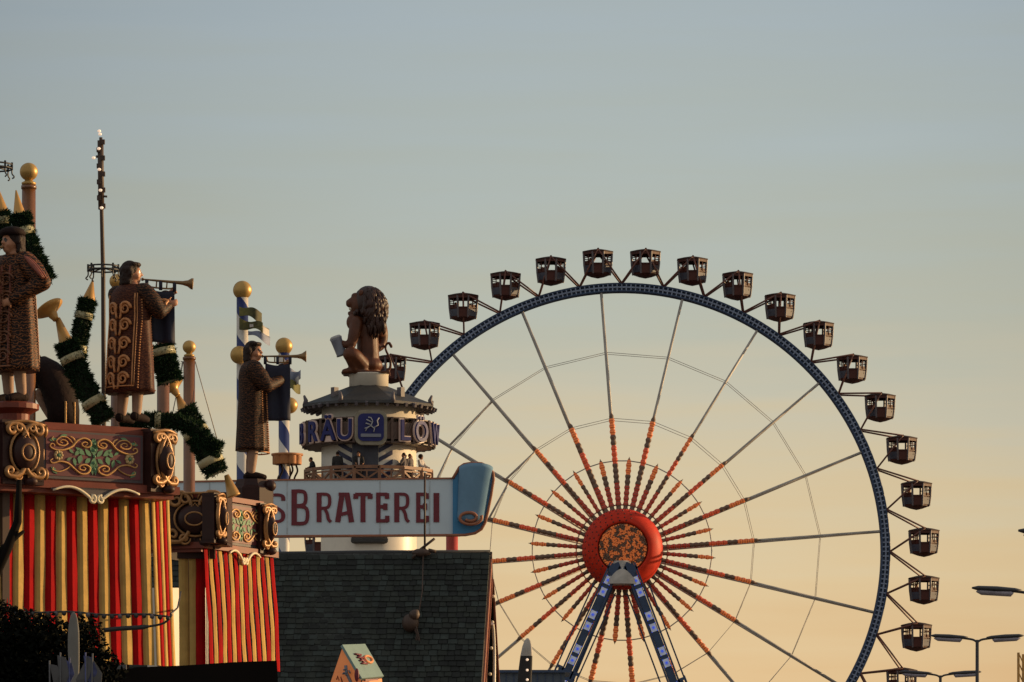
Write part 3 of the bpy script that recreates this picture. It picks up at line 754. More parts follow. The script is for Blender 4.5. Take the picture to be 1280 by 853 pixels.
def corner_block(root, c, rz, wd, dp, hgt, faces=('front',), lab=None):
    """carved console with bulging shell and gilded volutes; c = centre of the front face at mid height"""
    R = RZ(rz); fr = lambda x, y, z: Vector(c)+R @ V(x, y, z)
    b = MB(); b.box(fr(0, dp/2, 0), (wd, dp, hgt), R)
    b.box(fr(0, dp/2, hgt*.52), (wd*1.04, dp*1.02, hgt*.06), R)
    b.box(fr(0, dp/2, -hgt*.52), (wd*1.0, dp*1.0, hgt*.07), R)
    fl = []
    fl.append((fr, wd))
    if 'right' in faces:
        R2 = RZ(rz+PI/2); c2 = fr(wd/2, dp/2, 0); fl.append(((lambda x, y, z, R2=R2, c2=c2: c2+R2 @ V(x, y, z)), dp))
    if 'left' in faces:
        R3 = RZ(rz-PI/2); c3 = fr(-wd/2, dp/2, 0); fl.append(((lambda x, y, z, R3=R3, c3=c3: c3+R3 @ V(x, y, z)), dp))
    gb = MB()
    for f, W in fl:
        s = hgt/.65
        hx = W*.5
        nn = 20
        rr = [[f(hx*.62*math.cos(a)*q, -.15*math.sqrt(max(0, 1-q*q))-.002, .22*s*math.sin(a)*q) for a in (2*PI*t/nn for t in range(nn))] for q in (1, .85, .6, .3, .02)]
        b.loft(rr, cap=True)
        gb.tube([f(hx*.68*math.cos(a), -.035, .24*s*math.sin(a)) for a in (2*PI*t/28 for t in range(28))], .016*s, 6, closed=True)
        gb.tube([f(hx*.3*math.cos(a), -.14, .09*s*math.sin(a)-.01) for a in (2*PI*t/20 for t in range(20))], .012*s, 6, closed=True)
        for sx in (-1, 1):
            q = scroll((sx*hx*.62, .25*s), hx*.25, 1.57 if sx > 0 else 1.57, sx*1.2, (sx*hx*.72, -.22*s), hx*.22, -1.57, sx*1.2)
            gb.tube([f(x, -.05, z) for x, z in q], taper(len(q), .030*s, .5), 7)
            q = spiral(sx*hx*.3, .27*s, hx*.22, hx*.05, 0 if sx < 0 else PI, -sx*1.4); gb.tube([f(x, -.06, z) for x, z in q], taper(len(q), .02*s), 6)
            q = spiral(sx*hx*.35, -.27*s, hx*.2, hx*.05, 0 if sx < 0 else PI, sx*1.4); gb.tube([f(x, -.05, z) for x, z in q], taper(len(q), .02*s), 6)
        gb.tube([f(-hx*.95+hx*1.9*t/14, -.04-.03*math.sin(PI*t/14), .31*s+.035*s*math.sin(PI*t/14)) for t in range(15)], .018*s, 6)
        b.sphere(f(hx*.3, -.03, -hgt*.5), (.09,.07,.06), 10, 8)
        for t in range(7): gb.sphere(f(hx*.05*(t-3), -.09, .2*s-.02*abs(t-3)), .014, 6, 5)
    blk = b.build('carved_corner', m['carve'], root); gb.build('gilded_volute', m['giltdark'], blk)
    return blk

def panel(root, A, B_, zt, zb, deep, flower_mat):
    """painted panel between two front points A, B_ (xy), top zt, bottom zb, with scrollwork; returns local frame"""
    A, B_ = Vector(A), Vector(B_); c = (A+B_)/2; d = B_-A; W = d.length; rz = math.atan2(d.y, d.x); R = RZ(rz)
    zc = (zt+zb)/2; Hh = zt-zb
    fr = lambda x, y, z: V(c.x, c.y, zc)+R @ V(x, y, z)
    b = MB(); b.box(fr(0, .03, 0), (W, .06, Hh), R, 0); b.box(fr(0, -.008, 0), (W-.03, .016, Hh*.96), R, 1); b.box(fr(0, -.018, .01*Hh), (W*.93, .012, Hh*.86), R, 2)
    b.build('painted_panel', [m['oxwood'], m['violetgrey'], m['maroon']], root)
    gb = MB(); lb = MB(); hw, hh = W/2, Hh/2
    SC = ([(.20,.50),(.15,.55),(.15,.63),(.21,.66),(.27,.58),(.24,.45),(.14,.42),(.07,.55),(.10,.74),(.22,.84),(.36,.72),(.48,.42),(.66,.24),(.84,.22),(.95,.34),(.93,.50),(.86,.46),(.87,.38)],
          [(.68,.56),(.73,.60),(.70,.70),(.62,.68),(.58,.55),(.66,.44),(.78,.48),(.82,.65),(.72,.84),(.58,.82),(.48,.62),(.44,.48)],
          [(.24,-.52),(.19,-.58),(.22,-.68),(.31,-.64),(.31,-.48),(.20,-.42),(.09,-.55),(.13,-.78),(.28,-.86),(.42,-.66),(.56,-.40),(.74,-.32),(.90,-.42),(.95,-.30),(.90,-.22)],
          [(.50,-.48),(.60,-.66),(.76,-.80),(.90,-.74),(.88,-.60)], [(.40,.60),(.44,.78),(.52,.90)], [(.86,.62),(.92,.72),(.88,.84)])
    for sx in (-1, 1):
        for qi, q in enumerate(SC):
            q2 = smooth_path([V(x, 0, z) for x, z in q], 4); th = (.026, .020, .026, .018, .012, .012)[qi]*min(1, W/1.3)
            gb.tube([fr(sx*p.x*hw*.90, -.03, p.z*hh*.84) for p in q2], taper(len(q2), th, .45), 6, flat=.5)
        for base, tip, wd in (((.20,.05), (.40,.40), .045), ((.28,.05), (.33,-.38), .05), ((.06,.0), (.2,.34), .04), ((.08,-.1), (.2,-.34), .04), ((.05,.15), (.02,.86), .045), ((.74,.86), (.58,.96), .03), ((.93,-.6), (.80,-.92), .04),
                ((.42,.0), (.30,.30), .035), ((.44,-.1), (.40,-.50), .035), ((.05,-.2), (.03,-.9), .04), ((.97,.66), (.80,.74), .03), ((.55,.30), (.44,.10), .025), ((.6,-.25), (.48,-.1), .025)):
            leaf2(lb, fr, (sx*base[0]*hw*.90, base[1]*hh*.84), (sx*tip[0]*hw*.90, tip[1]*hh*.84), wd*.72*min(1, W), 0, -.034)
    for tip in (.8, -.8): leaf2(lb, fr, (0, 0), (0, tip*hh*.8), .04, 0, -.034)
    for i in range(5): lb.sphere(fr(0, -.034, (-.5+.25*i)*hh), (.022,.014,.022), 8, 6)
    gb.build('gold_scrollwork', m['gilt'], root); lb.build('leaf_ornament', m['leafgreen'], root)
    for sx in (-1, 1):
        fb = MB(); fc = (sx*.70*hw, -.03*hh)
        for i in range(8):
            a = i*PI/4; fb.sphere(fr(fc[0]+.045*math.cos(a), -.036, fc[1]+.045*math.sin(a)), (.024,.016,.024), 8, 6)
        fb.sphere(fr(fc[0], -.045, fc[1]), (.024,.018,.024), 8, 6, m=1); fb.build('flower', [flower_mat, m['leafgreen']], root)
    return fr, W, Hh, R, rz

m['petal'] = M('cream_petals', (.50,.36,.17), .6, var=.2)
def strip(root, p_top, p_bot, wd_t, wd_b, xdir, ndir, dep, mat, bulge=.0, lat=None):
    """one awning strip: a cloth fin, front face plus a return on its right-hand side"""
    b = MB(); rings = []; th = .006
    for i in range(9):
        t = i/8; c = Vector(p_top).lerp(Vector(p_bot), t)+ndir*bulge*math.sin(t*PI*.5)
        wv = .010*math.sin(t*5+p_top[0]*9)+.004*math.sin(t*13+p_top[0]*31); w_ = (wd_t+(wd_b-wd_t)*t)/2; c = c+ndir*wv
        l = c-xdir*w_; r = c+xdir*w_; k2 = r-ndir*dep+xdir*(dep*1.2 if lat is None else lat*(1+.15*t))
        rings.append([l, c+ndir*.012, r, k2, k2-ndir*th-xdir*th, r-ndir*th-xdir*th, c+ndir*(.012-th), l-ndir*th])
    b.loft(rings, sm=False); return b.build('awning_strip', mat, root)

# --- large turret
L0 = Po(52, 533, 31.0); L1 = Po(179, 541, 31.45)
tl = thing('carved_turret', 'large carved turret with painted scroll frieze and shaded red and cream strips', 'turret', V(-5.5, 32.0*Q, 0))
zt, zb_, zc_, zs_ = L0.z, Po(55, 599, 31).z, Po(55, 612, 31).z, 4.35
fr, W, Hh, R, rz = panel(tl, (L0.x, L0.y), (L1.x, L1.y), zt-.03, zb_, 1.6, m['petal'])
d2 = R @ V(1,0,0); bk = R @ V(0,1,0)
def LT(x, y, z): q = fr(x, y, 0); return V(q.x, q.y, z)
b = MB()
b.box(LT(-.2, .75, (zt+zb_)/2-.02), (W+1.4, 1.36, zt-zb_-.06), R)          # parapet body
b.box(LT(-.2, .75, zb_-.06), (W+1.42, 1.6, .10), R, 1); b.box(LT(-.2, .75, zb_-.14), (W+1.3, 1.5, .06), R, 1)
b.box(LT(-.2, .75, zt+.0), (W+1.3, 1.46, .05), R, 1); b.box(LT(-.2, .75, zt+.045), (W+1.2, 1.4, .035), R, 1)
b.build('parapet', [m['carve'], m['oxwood']], tl)
zmid = (zt+zb_)/2-.02; hb_ = zt-zb_-.04
corner_block(tl, LT(-W/2-.31, -.10, zmid), rz, .58, .55, hb_+.10, ('front','right'))
corner_block(tl, LT(W/2+.25, -.07, zmid), rz+rad(14), .42, .55, hb_+.10, ('front','right'))
vb = MB()      # bow shaped valance under the cornice
zv = zb_-.17
for sx in (-1, 1):
    q = [(sx*(.62-.55*t/12), .03+.08*math.sin(t/12*PI*.9)-.12*(t/12)**2) for t in range(13)]+spiral(sx*.06, -.06, .055, .012, PI*.5, sx*1.3, 14)
    vb.tube([V(*(fr(x, -.10, 0)[:2]), zv+z) for x, z in q], taper(len(q), .022, .6), 6)
vb.build('valance_bow', m['cream'], tl)
vb = MB(); poly = [(-.64,.06)]+[(-.62+.55*t/10, .03+.08*math.sin(t/10*PI*.9)-.12*(t/10)**2) for t in range(11)]+[(0,-.12)]+[(.62-.55*t/10, .03+.08*math.sin(t/10*PI*.9)-.12*(t/10)**2) for t in range(10, -1, -1)]+[(.64,.06)]
vb.prism([V(*(fr(x, -.08, 0)[:2]), zv+z) for x, z in poly], bk*.03); vb.build('valance_board', m['violetgrey'], tl)
n_ = 16; pitch = .125/math.cos(rz)      # pleated awning: strip fronts face the camera, the pleat returns face the sun
for i in range(n_):
    xl = -W/2-.62+pitch*i; fl = i/(n_-1.0)
    pt = LT(xl, .36, zc_+.06); pb = pt+V(.09*fl-.02, -.10, 0); pb.z = zs_
    strip(tl, pt, pb, .074, .080, V(1,0,0), V(0,-1,0), .078, m['stripred'] if i % 2 == 0 else m['stripcream'], .05, lat=.052)
c0 = LT(-W/2-.62+pitch*n_, .36, zc_+.06)
for i in range(5):   # the right-hand flank turns the corner, seen nearly edge on
    pt = c0+V(.036*i, .13*i, 0); pb = pt+V(.09, -.10+.02*i, 0); pb.z = zs_
    strip(tl, pt, pb, .030, .034, V(1,0,0), V(0,-1,0), .13, m['stripred'] if i % 2 else m['stripcream'], .05, lat=.010)
b = MB()
for sx, sy in ((-1.1,.3), (.7,.45), (-1.1,1.4), (.62,1.4)): b = MB(); b.box(LT(sx, sy, zb_/2-.05), (.1,.1,zb_-.1), R); b.build('corner_post', m['darkwood'], tl)
b = MB(); b.box(LT(-.5, 1.35, 3.2), (1.3,.08,6.3), R); b.build('rear_wall', m['darkwood'], tl)

# --- small turret
s0 = Po(264, 622, 36.0); s1 = Po(333, 632.5, 36.85)
ts_ = thing('carved_turret', 'small carved turret with sunlit painted frieze and bright red and yellow strips', 'turret', V(-4.2, 36.6*Q, 0))
zt, zb_ = s0.z, Po(264, 679, 36).z; zc_ = Po(264, 690, 36).z; zs_ = 4.7
fr, W, Hh, R, rz = panel(ts_, (s0.x, s0.y), (s1.x, s1.y), zt-.03, zb_, 1.2, m['petal'])
def ST(x, y, z): q = fr(x, y, 0); return V(q.x, q.y, z)
b = MB()
b.box(ST(-.1, .62, (zt+zb_)/2-.02), (W+.5, 1.1, zt-zb_-.06), R); b.box(ST(-.05, .6, zb_-.05), (W+.62, 1.34, .09), R, 1); b.box(ST(-.05, .6, zb_-.12), (W+.5, 1.2, .05), R, 1)
b.box(ST(-.05, .6, zt), (W+.6, 1.3, .05), R, 1); b.box(ST(-.05, .6, zt+.045), (W+.5, 1.2, .03), R, 1)
b.build('parapet', [m['carve'], m['oxwood']], ts_)
zmid = (zt+zb_)/2; hb_ = zt-zb_-.01
pl = Po(245, 0, 35.85); corner_block(ts_, V(pl.x, pl.y, zmid), rad(-6), .92, .45, hb_+.04, ('front',))
pl2 = Po(273, 0, 35.78); corner_block(ts_, V(pl2.x, pl2.y, zmid), rz, .26, .2, hb_, ('front',))
pr = Po(334, 0, 36.72); corner_block(ts_, V(pr.x, pr.y, zmid-.02), rz+rad(-8), .34, .3, hb_+.02, ('front','right'))
vb = MB(); zv = zb_-.16
for sx in (-1, 1):
    q = [(sx*(.48-.42*t/12), .03+.08*math.sin(t/12*PI*.9)-.12*(t/12)**2) for t in range(13)]+spiral(sx*.05, -.06, .05, .012, PI*.5, sx*1.3, 14)
    vb.tube([V(*(fr(x, -.10, 0)[:2]), zv+z) for x, z in q], taper(len(q), .022, .6), 6)
vb.build('valance_bow', m['cream'], ts_)
dd_ = V(s1.x-s0.x, s1.y-s0.y, 0).normalized(); nn_ = V(dd_.y, -dd_.x, 0)
for i in range(15):
    t = (i+.2)/14.6; c = V(s0.x, s0.y, 0)+dd_*(-.22+(W+.42)*t)+nn_*.02
    pt = V(c.x, c.y, zc_+.04); pb = pt+dd_*(.0+.04*t)+nn_*.06; pb.z = zs_
    strip(ts_, pt, pb, .098, .112, dd_, nn_, .03, m['stripred'] if i % 2 == 0 else m['stripcream'], .03)
for x, y0, mt in ((227, 672, 'stripcream'), (240, 690, 'stripcream'), (248, 690, 'stripred')):
    pt = Po(x, y0, 36.0); pb = Po(x+1, 815, 35.9); pb.z = zs_
    strip(ts_, pt, pb, .09, .09, V(1,0,0), V(0,-1,0), .04, m[mt])
b = MB()
for sx, sy in ((-.45,.2), (.5,.35), (-.4,1.05), (.5,1.05)): b = MB(); b.box(ST(sx, sy, zb_/2-.05), (.08,.08,zb_-.1), R); b.build('corner_post', m['darkwood'], ts_)
b = MB(); b.box(Po(246, 690, 36.05), (.55,.35,.22)); b.build('carved_corbel', m['carve'], ts_)

w0, w1 = Po(196, 735, 38.0), Po(258, 735, 39.6); b = MB(); wd_ = V(w1.x-w0.x, w1.y-w0.y, 0).normalized(); wn_ = V(wd_.y, -wd_.x, 0)
b.prism([w0, w1, V(w1.x, w1.y, 0), V(w0.x, w0.y, 0)], -wn_*.15)
for q in range(5): b.bar(w0.lerp(w1, q/4)+wn_*.01, V(w0.lerp(w1, q/4).x, w0.lerp(w1, q/4).y, 0)+wn_*.01, .04)
solo(b, 'canvas_wall', m['white'], 'low pale sunlit canvas wall seen between the two striped turrets', 'wall', V(w0.x, w0.y, 0))

# ------------------------------------------------------------------ trumpeter statues
T1Y, T2Y, T3Y = 31.05, 31.95, 36.95
stat = {'top': m['robedark'], 'legs': m['hose'], 'tname': 'sleeves', 'lname': 'hose'}
def pedestal(root, c, r, h, mats):
    b = MB(); b.lathe([(r*.8,-h), (r*1.1,-h*.85), (r*.7,-h*.7), (r*.72,-h*.35), (r*1.15,-h*.2), (r*1.15,-h*.05), (r*.95,0)], c, n=20, sm=False)
    b.build('pedestal', mats, root)
def cap_on(root, X, hp, Rh, r=1.0):
    b = MB(); prof = [(.0,.155), (.06,.15), (.115,.125), (.135,.09), (.125,.065), (.095,.06)]
    b.lathe([(a*r, h) for a, h in prof], hp+V(-.01,0,0), n=24)
    b.xform(X); b.build('cap', m['robedark'], root)

# T1: far left, faces left and towards us, trumpet held to the left, other hand at the belt
base = Po(17, 503, T1Y)
st1 = thing('trumpeter_statue', 'large trumpeter statue in brown brocade facing left, hand at his belt', 'statue', base, 'herald statues')
pose = dict(rs=V(0,-.2,1.39), ls=V(0,.2,1.39), le=V(-.06,.42,1.16), lw=V(.17,.22,.99), lhd=V(.5,-.7,-.3), lhn=V(-.8,-.5,0), lcurl=1.0,
            re=V(.22,-.3,1.22), rw=V(.42,-.06,1.46), rhd=V(.6,.4,.5), rhn=V(0,1,.2), rcurl=1.1)
X, j, hp, Rh = human(st1, base, rad(218), rad(222), 1.26, pose, dict(stat, top=m['brocade']), robe=1, hairstyle='long')
add_robe(st1, X, m['brocade'], m['russetgold'], True, front=True, tk=1.1); cap_on(st1, X, hp, Rh)
dh = Rh @ V(1,-.12,-.05); trumpet(st1, X, hp+Rh @ V(.10,0,-.06), dh, .75, .085)
b = MB()
for s_, e0 in ((1, 'ls'), (-1, 'rs')):      # russet slashes on the puffed sleeve
    for q in range(5):
        a = -1.2+.6*q; p0, p1 = j[e0], j['le' if s_ > 0 else 're']
        b.tube([p0.lerp(p1, t/6)+V(math.cos(a)*.10, s_*.11*math.sin(a+1.2)*.6+s_*.06, .03) for t in range(7)], [.008,.016,.02,.022,.02,.016,.008], 6)
b.xform(X); b.build('sleeve_slashes', m['ropered'], st1)
pedestal(st1, base+V(0,0,-.01), .28, .42, m['oxwood'])

# T2: middle, seen from behind, plays to the right
base = Po(163, 527, T2Y)
st2 = thing('trumpeter_statue', 'trumpeter statue in gold-patterned cape playing to the right above the large turret', 'statue', base, 'herald statues')
pose = dict(rs=V(0,-.2,1.38), ls=V(0,.2,1.38), re=V(.10,-.33,1.17), rw=V(.24,-.32,1.25), rhd=V(.5,-.6,.3), rhn=V(.8,.3,.2), rcurl=1.0,
            le=V(.30,.12,1.24), lw=V(.44,-.14,1.40), lhd=V(.3,-.8,.4), lhn=V(-.5,-.5,0), lcurl=1.1)
X, j, hp, Rh = human(st2, base, rad(3), rad(52), 1.2, pose, dict(stat, top=m['brocadedark']), robe=1, hairstyle='long')
add_robe(st2, X, m['brocadecape'], m['goldthread'], True, tk=1.5)
trumpet(st2, X, hp+Rh @ V(.10,0,-.06), Rh @ V(1,.0,-.085), .56, .062, (.06,.36,.58))
b = MB()
for q in range(60):
    a = random.random()*2*PI; b.sphere(j['rw']+V(-.06+.03*math.cos(a*3), .055*math.cos(a), .055*math.sin(a)), .018, 5, 4)
b.xform(X); b.build('fur_cuff', m['goldthread'], st2)

# T3: right, above the small turret
base = Po(315, 600, T3Y)
st3 = thing('trumpeter_statue', 'dark trumpeter statue in plain coat playing to the right above the small turret', 'statue', base, 'herald statues')
pose = dict(rs=V(0,-.2,1.38), ls=V(0,.2,1.38), re=V(.16,-.28,1.14), rw=V(.36,-.06,1.25), rhd=V(.55,.25,.75), rhn=V(.1,1,0), rcurl=.9,
            le=V(.2,.24,1.2), lw=V(.40,.05,1.42), lhd=V(.5,-.3,.5), lhn=V(0,-1,0), lcurl=1.1)
X, j, hp, Rh = human(st3, base, rad(-22), rad(8), 1.2, pose, dict(stat, top=m['brocadedark']), robe=1, hairstyle='long')
add_robe(st3, X, m['brocadedark'], m['goldthread'], False, [(.36,.2,.22), (.6,.19,.22), (.9,.175,.215), (1.1,.165,.215), (1.3,.17,.235), (1.40,.15,.24), (1.47,.10,.14)])
trumpet(st3, X, hp+Rh @ V(.10,0,-.06), V(1,-.12,.0), .56, .075, (.05,.36,.72))
b = MB(); b.lathe([(.30,-.42), (.34,-.40), (.34,-.14), (.28,-.1), (.24,0)], base, n=8, sm=False, ph=PI/8); b.sphere(base+V(.28,-.12,-.1), .09, 10, 8); b.build('pedestal', m['carve'], st3)

# stooping drummer half hidden behind the first statue
base = Po(64, 533, 33.2)
st4 = thing('musician_statue', 'stooping dark musician statue with gold trimmed coat tails behind the left trumpeter', 'statue', base, 'herald statues')
pose = dict(pel=V(-.1,0,.55), chest=V(.12,0,.75), neck=V(.22,0,.86), head=V(.33,0,.9), rh=V(-.1,-.09,.55), lh=V(-.1,.09,.55), rk=V(.12,-.12,.42), lk=V(.12,.12,.42),
            ra=V(-.1,-.12,.08), la=V(-.1,.12,.08), rs=V(.16,-.19,.82), ls=V(.16,.19,.82), re=V(.2,-.28,.6), le=V(.2,.28,.6), rw=V(.4,-.15,.58), lw=V(.4,.15,.58))
X, j, hp, Rh = human(st4, base, rad(165), rad(150), 1.0, pose, stat, hairstyle='long')
b = MB(); nn = 28
rg = []
for t, cx, cz, rx, ry, in ((0,-.2,.02,.2,.24), (.2,-.2,.2,.2,.25), (.45,-.14,.45,.22,.27), (.7,0,.68,.22,.27), (.9,.12,.8,.18,.24), (1,.2,.87,.1,.13)):
    rg.append([V(cx+rx*math.cos(a), ry*math.sin(a), cz+.08*t*math.cos(a)*-1) for a in (2*PI*q/nn for q in range(nn))])
b.loft(rg); b.xform(X); b.build('coat', m['robedark'], st4)
b = MB()
for y in (.02, .16): 
    for q in range(16): b.sphere(V(-.2-.2*math.sqrt(max(0, 1-(y/.25)**2))-.0, y, .02+.02*q*.9), .016, 6, 5)
b.xform(X); b.build('gold_trim', m['gilt'], st4)

# ------------------------------------------------------------------ garlands on the turrets
def garland(label, path, Y, r_px, bands=(), cones=(), cup=None, seed=1, lit=False):
    rnd = random.Random(seed); pts = smooth_path([Po(x, y, Y) for x, y in path], 8); k_ = So(Y)
    base = pts[-1].copy()
    o = thing('garland', label, 'garland', base, 'fir garland horns')
    L = sum((pts[i+1]-pts[i]).length for i in range(len(pts)-1)); r = r_px*k_
    c = MB(); c.tube(pts, r*.86, 10)
    nleaf = int(L*2*PI*r*9000)
    for _ in range(min(nleaf, 5200)):
        t = rnd.random()*(len(pts)-1.001); i = int(t); p = pts[i].lerp(pts[i+1], t-i); tg = (pts[i+1]-pts[i]).normalized()
        u = tg.cross(V(rnd.gauss(0,1), rnd.gauss(0,1), rnd.gauss(0,1))).normalized(); lump = 1+.12*math.sin(t*2.1+seed)
        q = p+u*r*(.8+.15*rnd.random())*lump; dr = (u+tg*rnd.uniform(-.8,.8)+V(rnd.gauss(0,.4), rnd.gauss(0,.4), rnd.gauss(0,.4))).normalized()
        s_ = dr.cross(V(rnd.gauss(0,1), rnd.gauss(0,1), rnd.gauss(0,1))).normalized(); ll = rnd.uniform(.03,.075); ww = rnd.uniform(.006,.012)
        c.add([q-s_*ww, q+dr*ll*.6-s_*ww*.6, q+dr*ll, q+s_*ww], [(0,1,2,3)], 1)
    c.build('fir_twigs', [m['fircore'], m['fir']], o, recalc=False)
    for (x, y, hw) in bands:
        q = Po(x, y, Y); i = min(range(len(pts)-1), key=lambda i: (pts[i]-q).length); tg = (pts[i+1]-pts[i]).normalized()
        bb = MB(); h = hw*k_; bb.lathe([(r*.9,-h), (r*1.16,-h*.9), (r*1.2,0), (r*1.16,h*.9), (r*.9,h)], pts[i], tg, 18); bb.build('satin_band', m['band'], o)
    for (bx, by, tx, ty, rb, rt) in cones:
        a, t_ = Po(bx, by, Y), Po(tx, ty, Y); bb = MB(); bb.lathe([(rb*k_*.6,-.01), (rb*k_,0), (rb*k_*.95,.01), (rt*k_,(t_-a).length)], a, t_-a, 16); bb.build('gilded_cone', m['gold'], o)
    if cup:
        cx, cy, ax, ay, rc = cup; a = Po(cx, cy, Y); d = (Po(ax, ay, Y)-a); Ln = d.length; d = d.normalized()+V(0,-.25,0); bb = MB()
        rr = rc*k_; bb.lathe([(rr*.2,-Ln*.0+Ln), (rr*.22,Ln*.85), (rr*.3,Ln*.6), (rr*.32,Ln*.45), (rr*.7,Ln*.2), (rr,0), (rr*.97,-.012), (rr*.5,.01), (0,Ln*.2)], a, d, 24); bb.build('gilded_bell', m['gold'], o)
    return o
garland('short fir garland with gold tip beside the gold ball pole', [(25,268), (30,290), (43,322), (58,352)], 31.6, 11.5, [(37,286,5.5)], [(24.5,270,20,238,8.5,.8)], seed=2)
garland('fir garland with gold tip cut by the left picture edge', [(2,264), (4,285), (4,310)], 31.8, 8.5, [(4,277,5)], [(2,265,-4,232,9,.8)], seed=3)
garland('upright fir garland with gold tip hung from the bulb mast bracket', [(110,374), (105,395), (99,425), (96,450), (88,485), (82,530)], 33.2, 9.5, [(106,394,4.5), (98,437,5), (82,526,5)], [(111,375,116,350,8.5,.8)], seed=4)
garland('leaning fir garland with big gold bell over the left of the frieze', [(82,428), (92,452), (108,487), (131,527)], 32.0, 13, [(97,446,5), (122,503,5.5)], [(83,430,72,398,9.5,3.2)], (61,386,71,401,20), seed=5)
garland('hanging fir garland under the navy trumpet banner', [(201,432), (206,452), (213,477)], 33.0, 14, [(203,440,5)], seed=6)
garland('lower right fir garland horn with bells hanging over the small turret', [(229,512), (240,532), (254,558), (271,592)], 34.5, 14, [(247,541,5), (266,577,5.5)], [(230,514,222,494,8,2.4), (292,620,283,594,9,3)], (214,482,223,496,17), seed=7)
garland('flat fir garland lying along the top of the large turret', [(150,530), (180,526), (215,527), (243,536), (262,556), (276,563)], 33.4, 8.5, [(197,526,4)], seed=8)

# ------------------------------------------------------------------ gold ball poles, bulb mast, brackets
def ball_pole(label, x, yb, rb, rp, Y, ybot, wires=()):
    k_ = So(Y); top = Po(x, yb, Y); o = thing('ball_pole', label, 'pole', V(top.x, top.y, 0), 'gold ball poles')
    b = MB(); b.sphere(top, rb*k_, 24, 16); b.lathe([(rb*.55*k_,-rb*1.5*k_), (rb*.8*k_,-rb*1.4*k_), (rb*.8*k_,-rb*1.2*k_), (rb*.5*k_,-rb*1.05*k_), (rb*.35*k_,-rb*.8*k_)], top, n=20); b.build('gold_ball', m['goldball'], o)
    b = MB(); b.lathe([(rp*k_,-top.z), (rp*k_,-rb*1.5*k_)], top, n=20)
    b.lathe([(rp*1.12*k_,-rb*1.9*k_), (rp*1.12*k_,-rb*1.55*k_)], top, n=20); b.build('shaft', m['polewood'], o)
    if wires:
        b = MB()
        for (ax, ay, bx, by) in wires: b.tube([Po(ax, ay, Y), Po(bx, by, Y)], .008, 5)
        b.build('stay_wires', m['cable'], o)
ball_pole('gold ball on a dark pole beside the leftmost garland tip', 36, 215, 11.3, 8.6, 33.0, 540)
ball_pole('gold ball pole mostly hidden behind the caped trumpeter', 146, 352, 9.3, 7.5, 33.6, 560)
ball_pole('slim pole standing behind the navy banner of the caped trumpeter', 204, 398, 8.6, 7.8, 34.0, 560)
ball_pole('gold ball pole with stay wires between the caped and the dark trumpeter', 236.5, 434, 8.3, 7.3, 37.4, 640,
          ((229,452,214,525), (244,452,271,548), (236,470,248,540), (228,452,224,480), (244,455,226,452)))
Y = 33.0; o = thing('bulb_mast', 'thin mast with white bulbs at its top behind the caped trumpeter', 'mast', V(Po(133, 545, Y).x, Y*Q, 0))
b = MB(); b.tube([Po(126, 172, Y), Po(127, 262, Y), Po(129, 345, Y), V(Po(133, 545, Y).x, Y*Q, 0)], [.022,.026,.03,.036], 8)
b.tube([Po(125.5, 176, Y), Po(126.5, 262, Y)], .042, 7); b.bar(Po(122, 245, Y), Po(134, 246, Y), .025); b.bar(Po(120, 196, Y), Po(127, 196, Y), .03)
for q in range(9): b.box(Po(126+.1*q, 178+q*10, Y)+V(.03*(-1)**q, -.02, 0), (.05,.06,.06))
b.build('mast', m['darkwood'], o)
for (x, y) in ((124,164), (125,168), (123.5,186), (117,197.5), (124,212), (125.5,238), (127,260)):
    bb = MB(); bb.sphere(Po(x, y, Y-.06), (.025,.025,.02), 8, 6); bb.build('bulb', m['bulb'], o)
def bracket(label, x, y, Y, r_px):
    k_ = So(Y); o = thing('iron_bracket', label, 'bracket', Po(x, y, Y), 'black iron hook brackets'); b = MB(); c = Po(x, y, Y); r = r_px*k_
    for dz in (.0, .05): b.tube([c+V(r*math.cos(a), r*math.sin(a), dz) for a in (2*PI*q/28 for q in range(28))], .012, 5, closed=True)
    for q in range(8):
        a = 2*PI*q/8; p = c+V(r*math.cos(a), r*math.sin(a), 0); b.tube([c+V(0,0,.03), p], .01, 5); b.bar(p+V(0,0,-.02), p+V(0,0,.08), .025)
        b.tube(smooth_path([p, p+V(0,0,-.07), p+V(.03*math.cos(a), .03*math.sin(a), -.11), p+V(0,0,-.13)], 3), .01, 5)
    b.build('hook_ring', m['iron'], o)
bracket('black iron hook ring on the bulb mast', 129, 338, 33.0, 19)
bracket('black iron hook ring at the left edge above the gold tips', -8, 211, 32.2, 23)

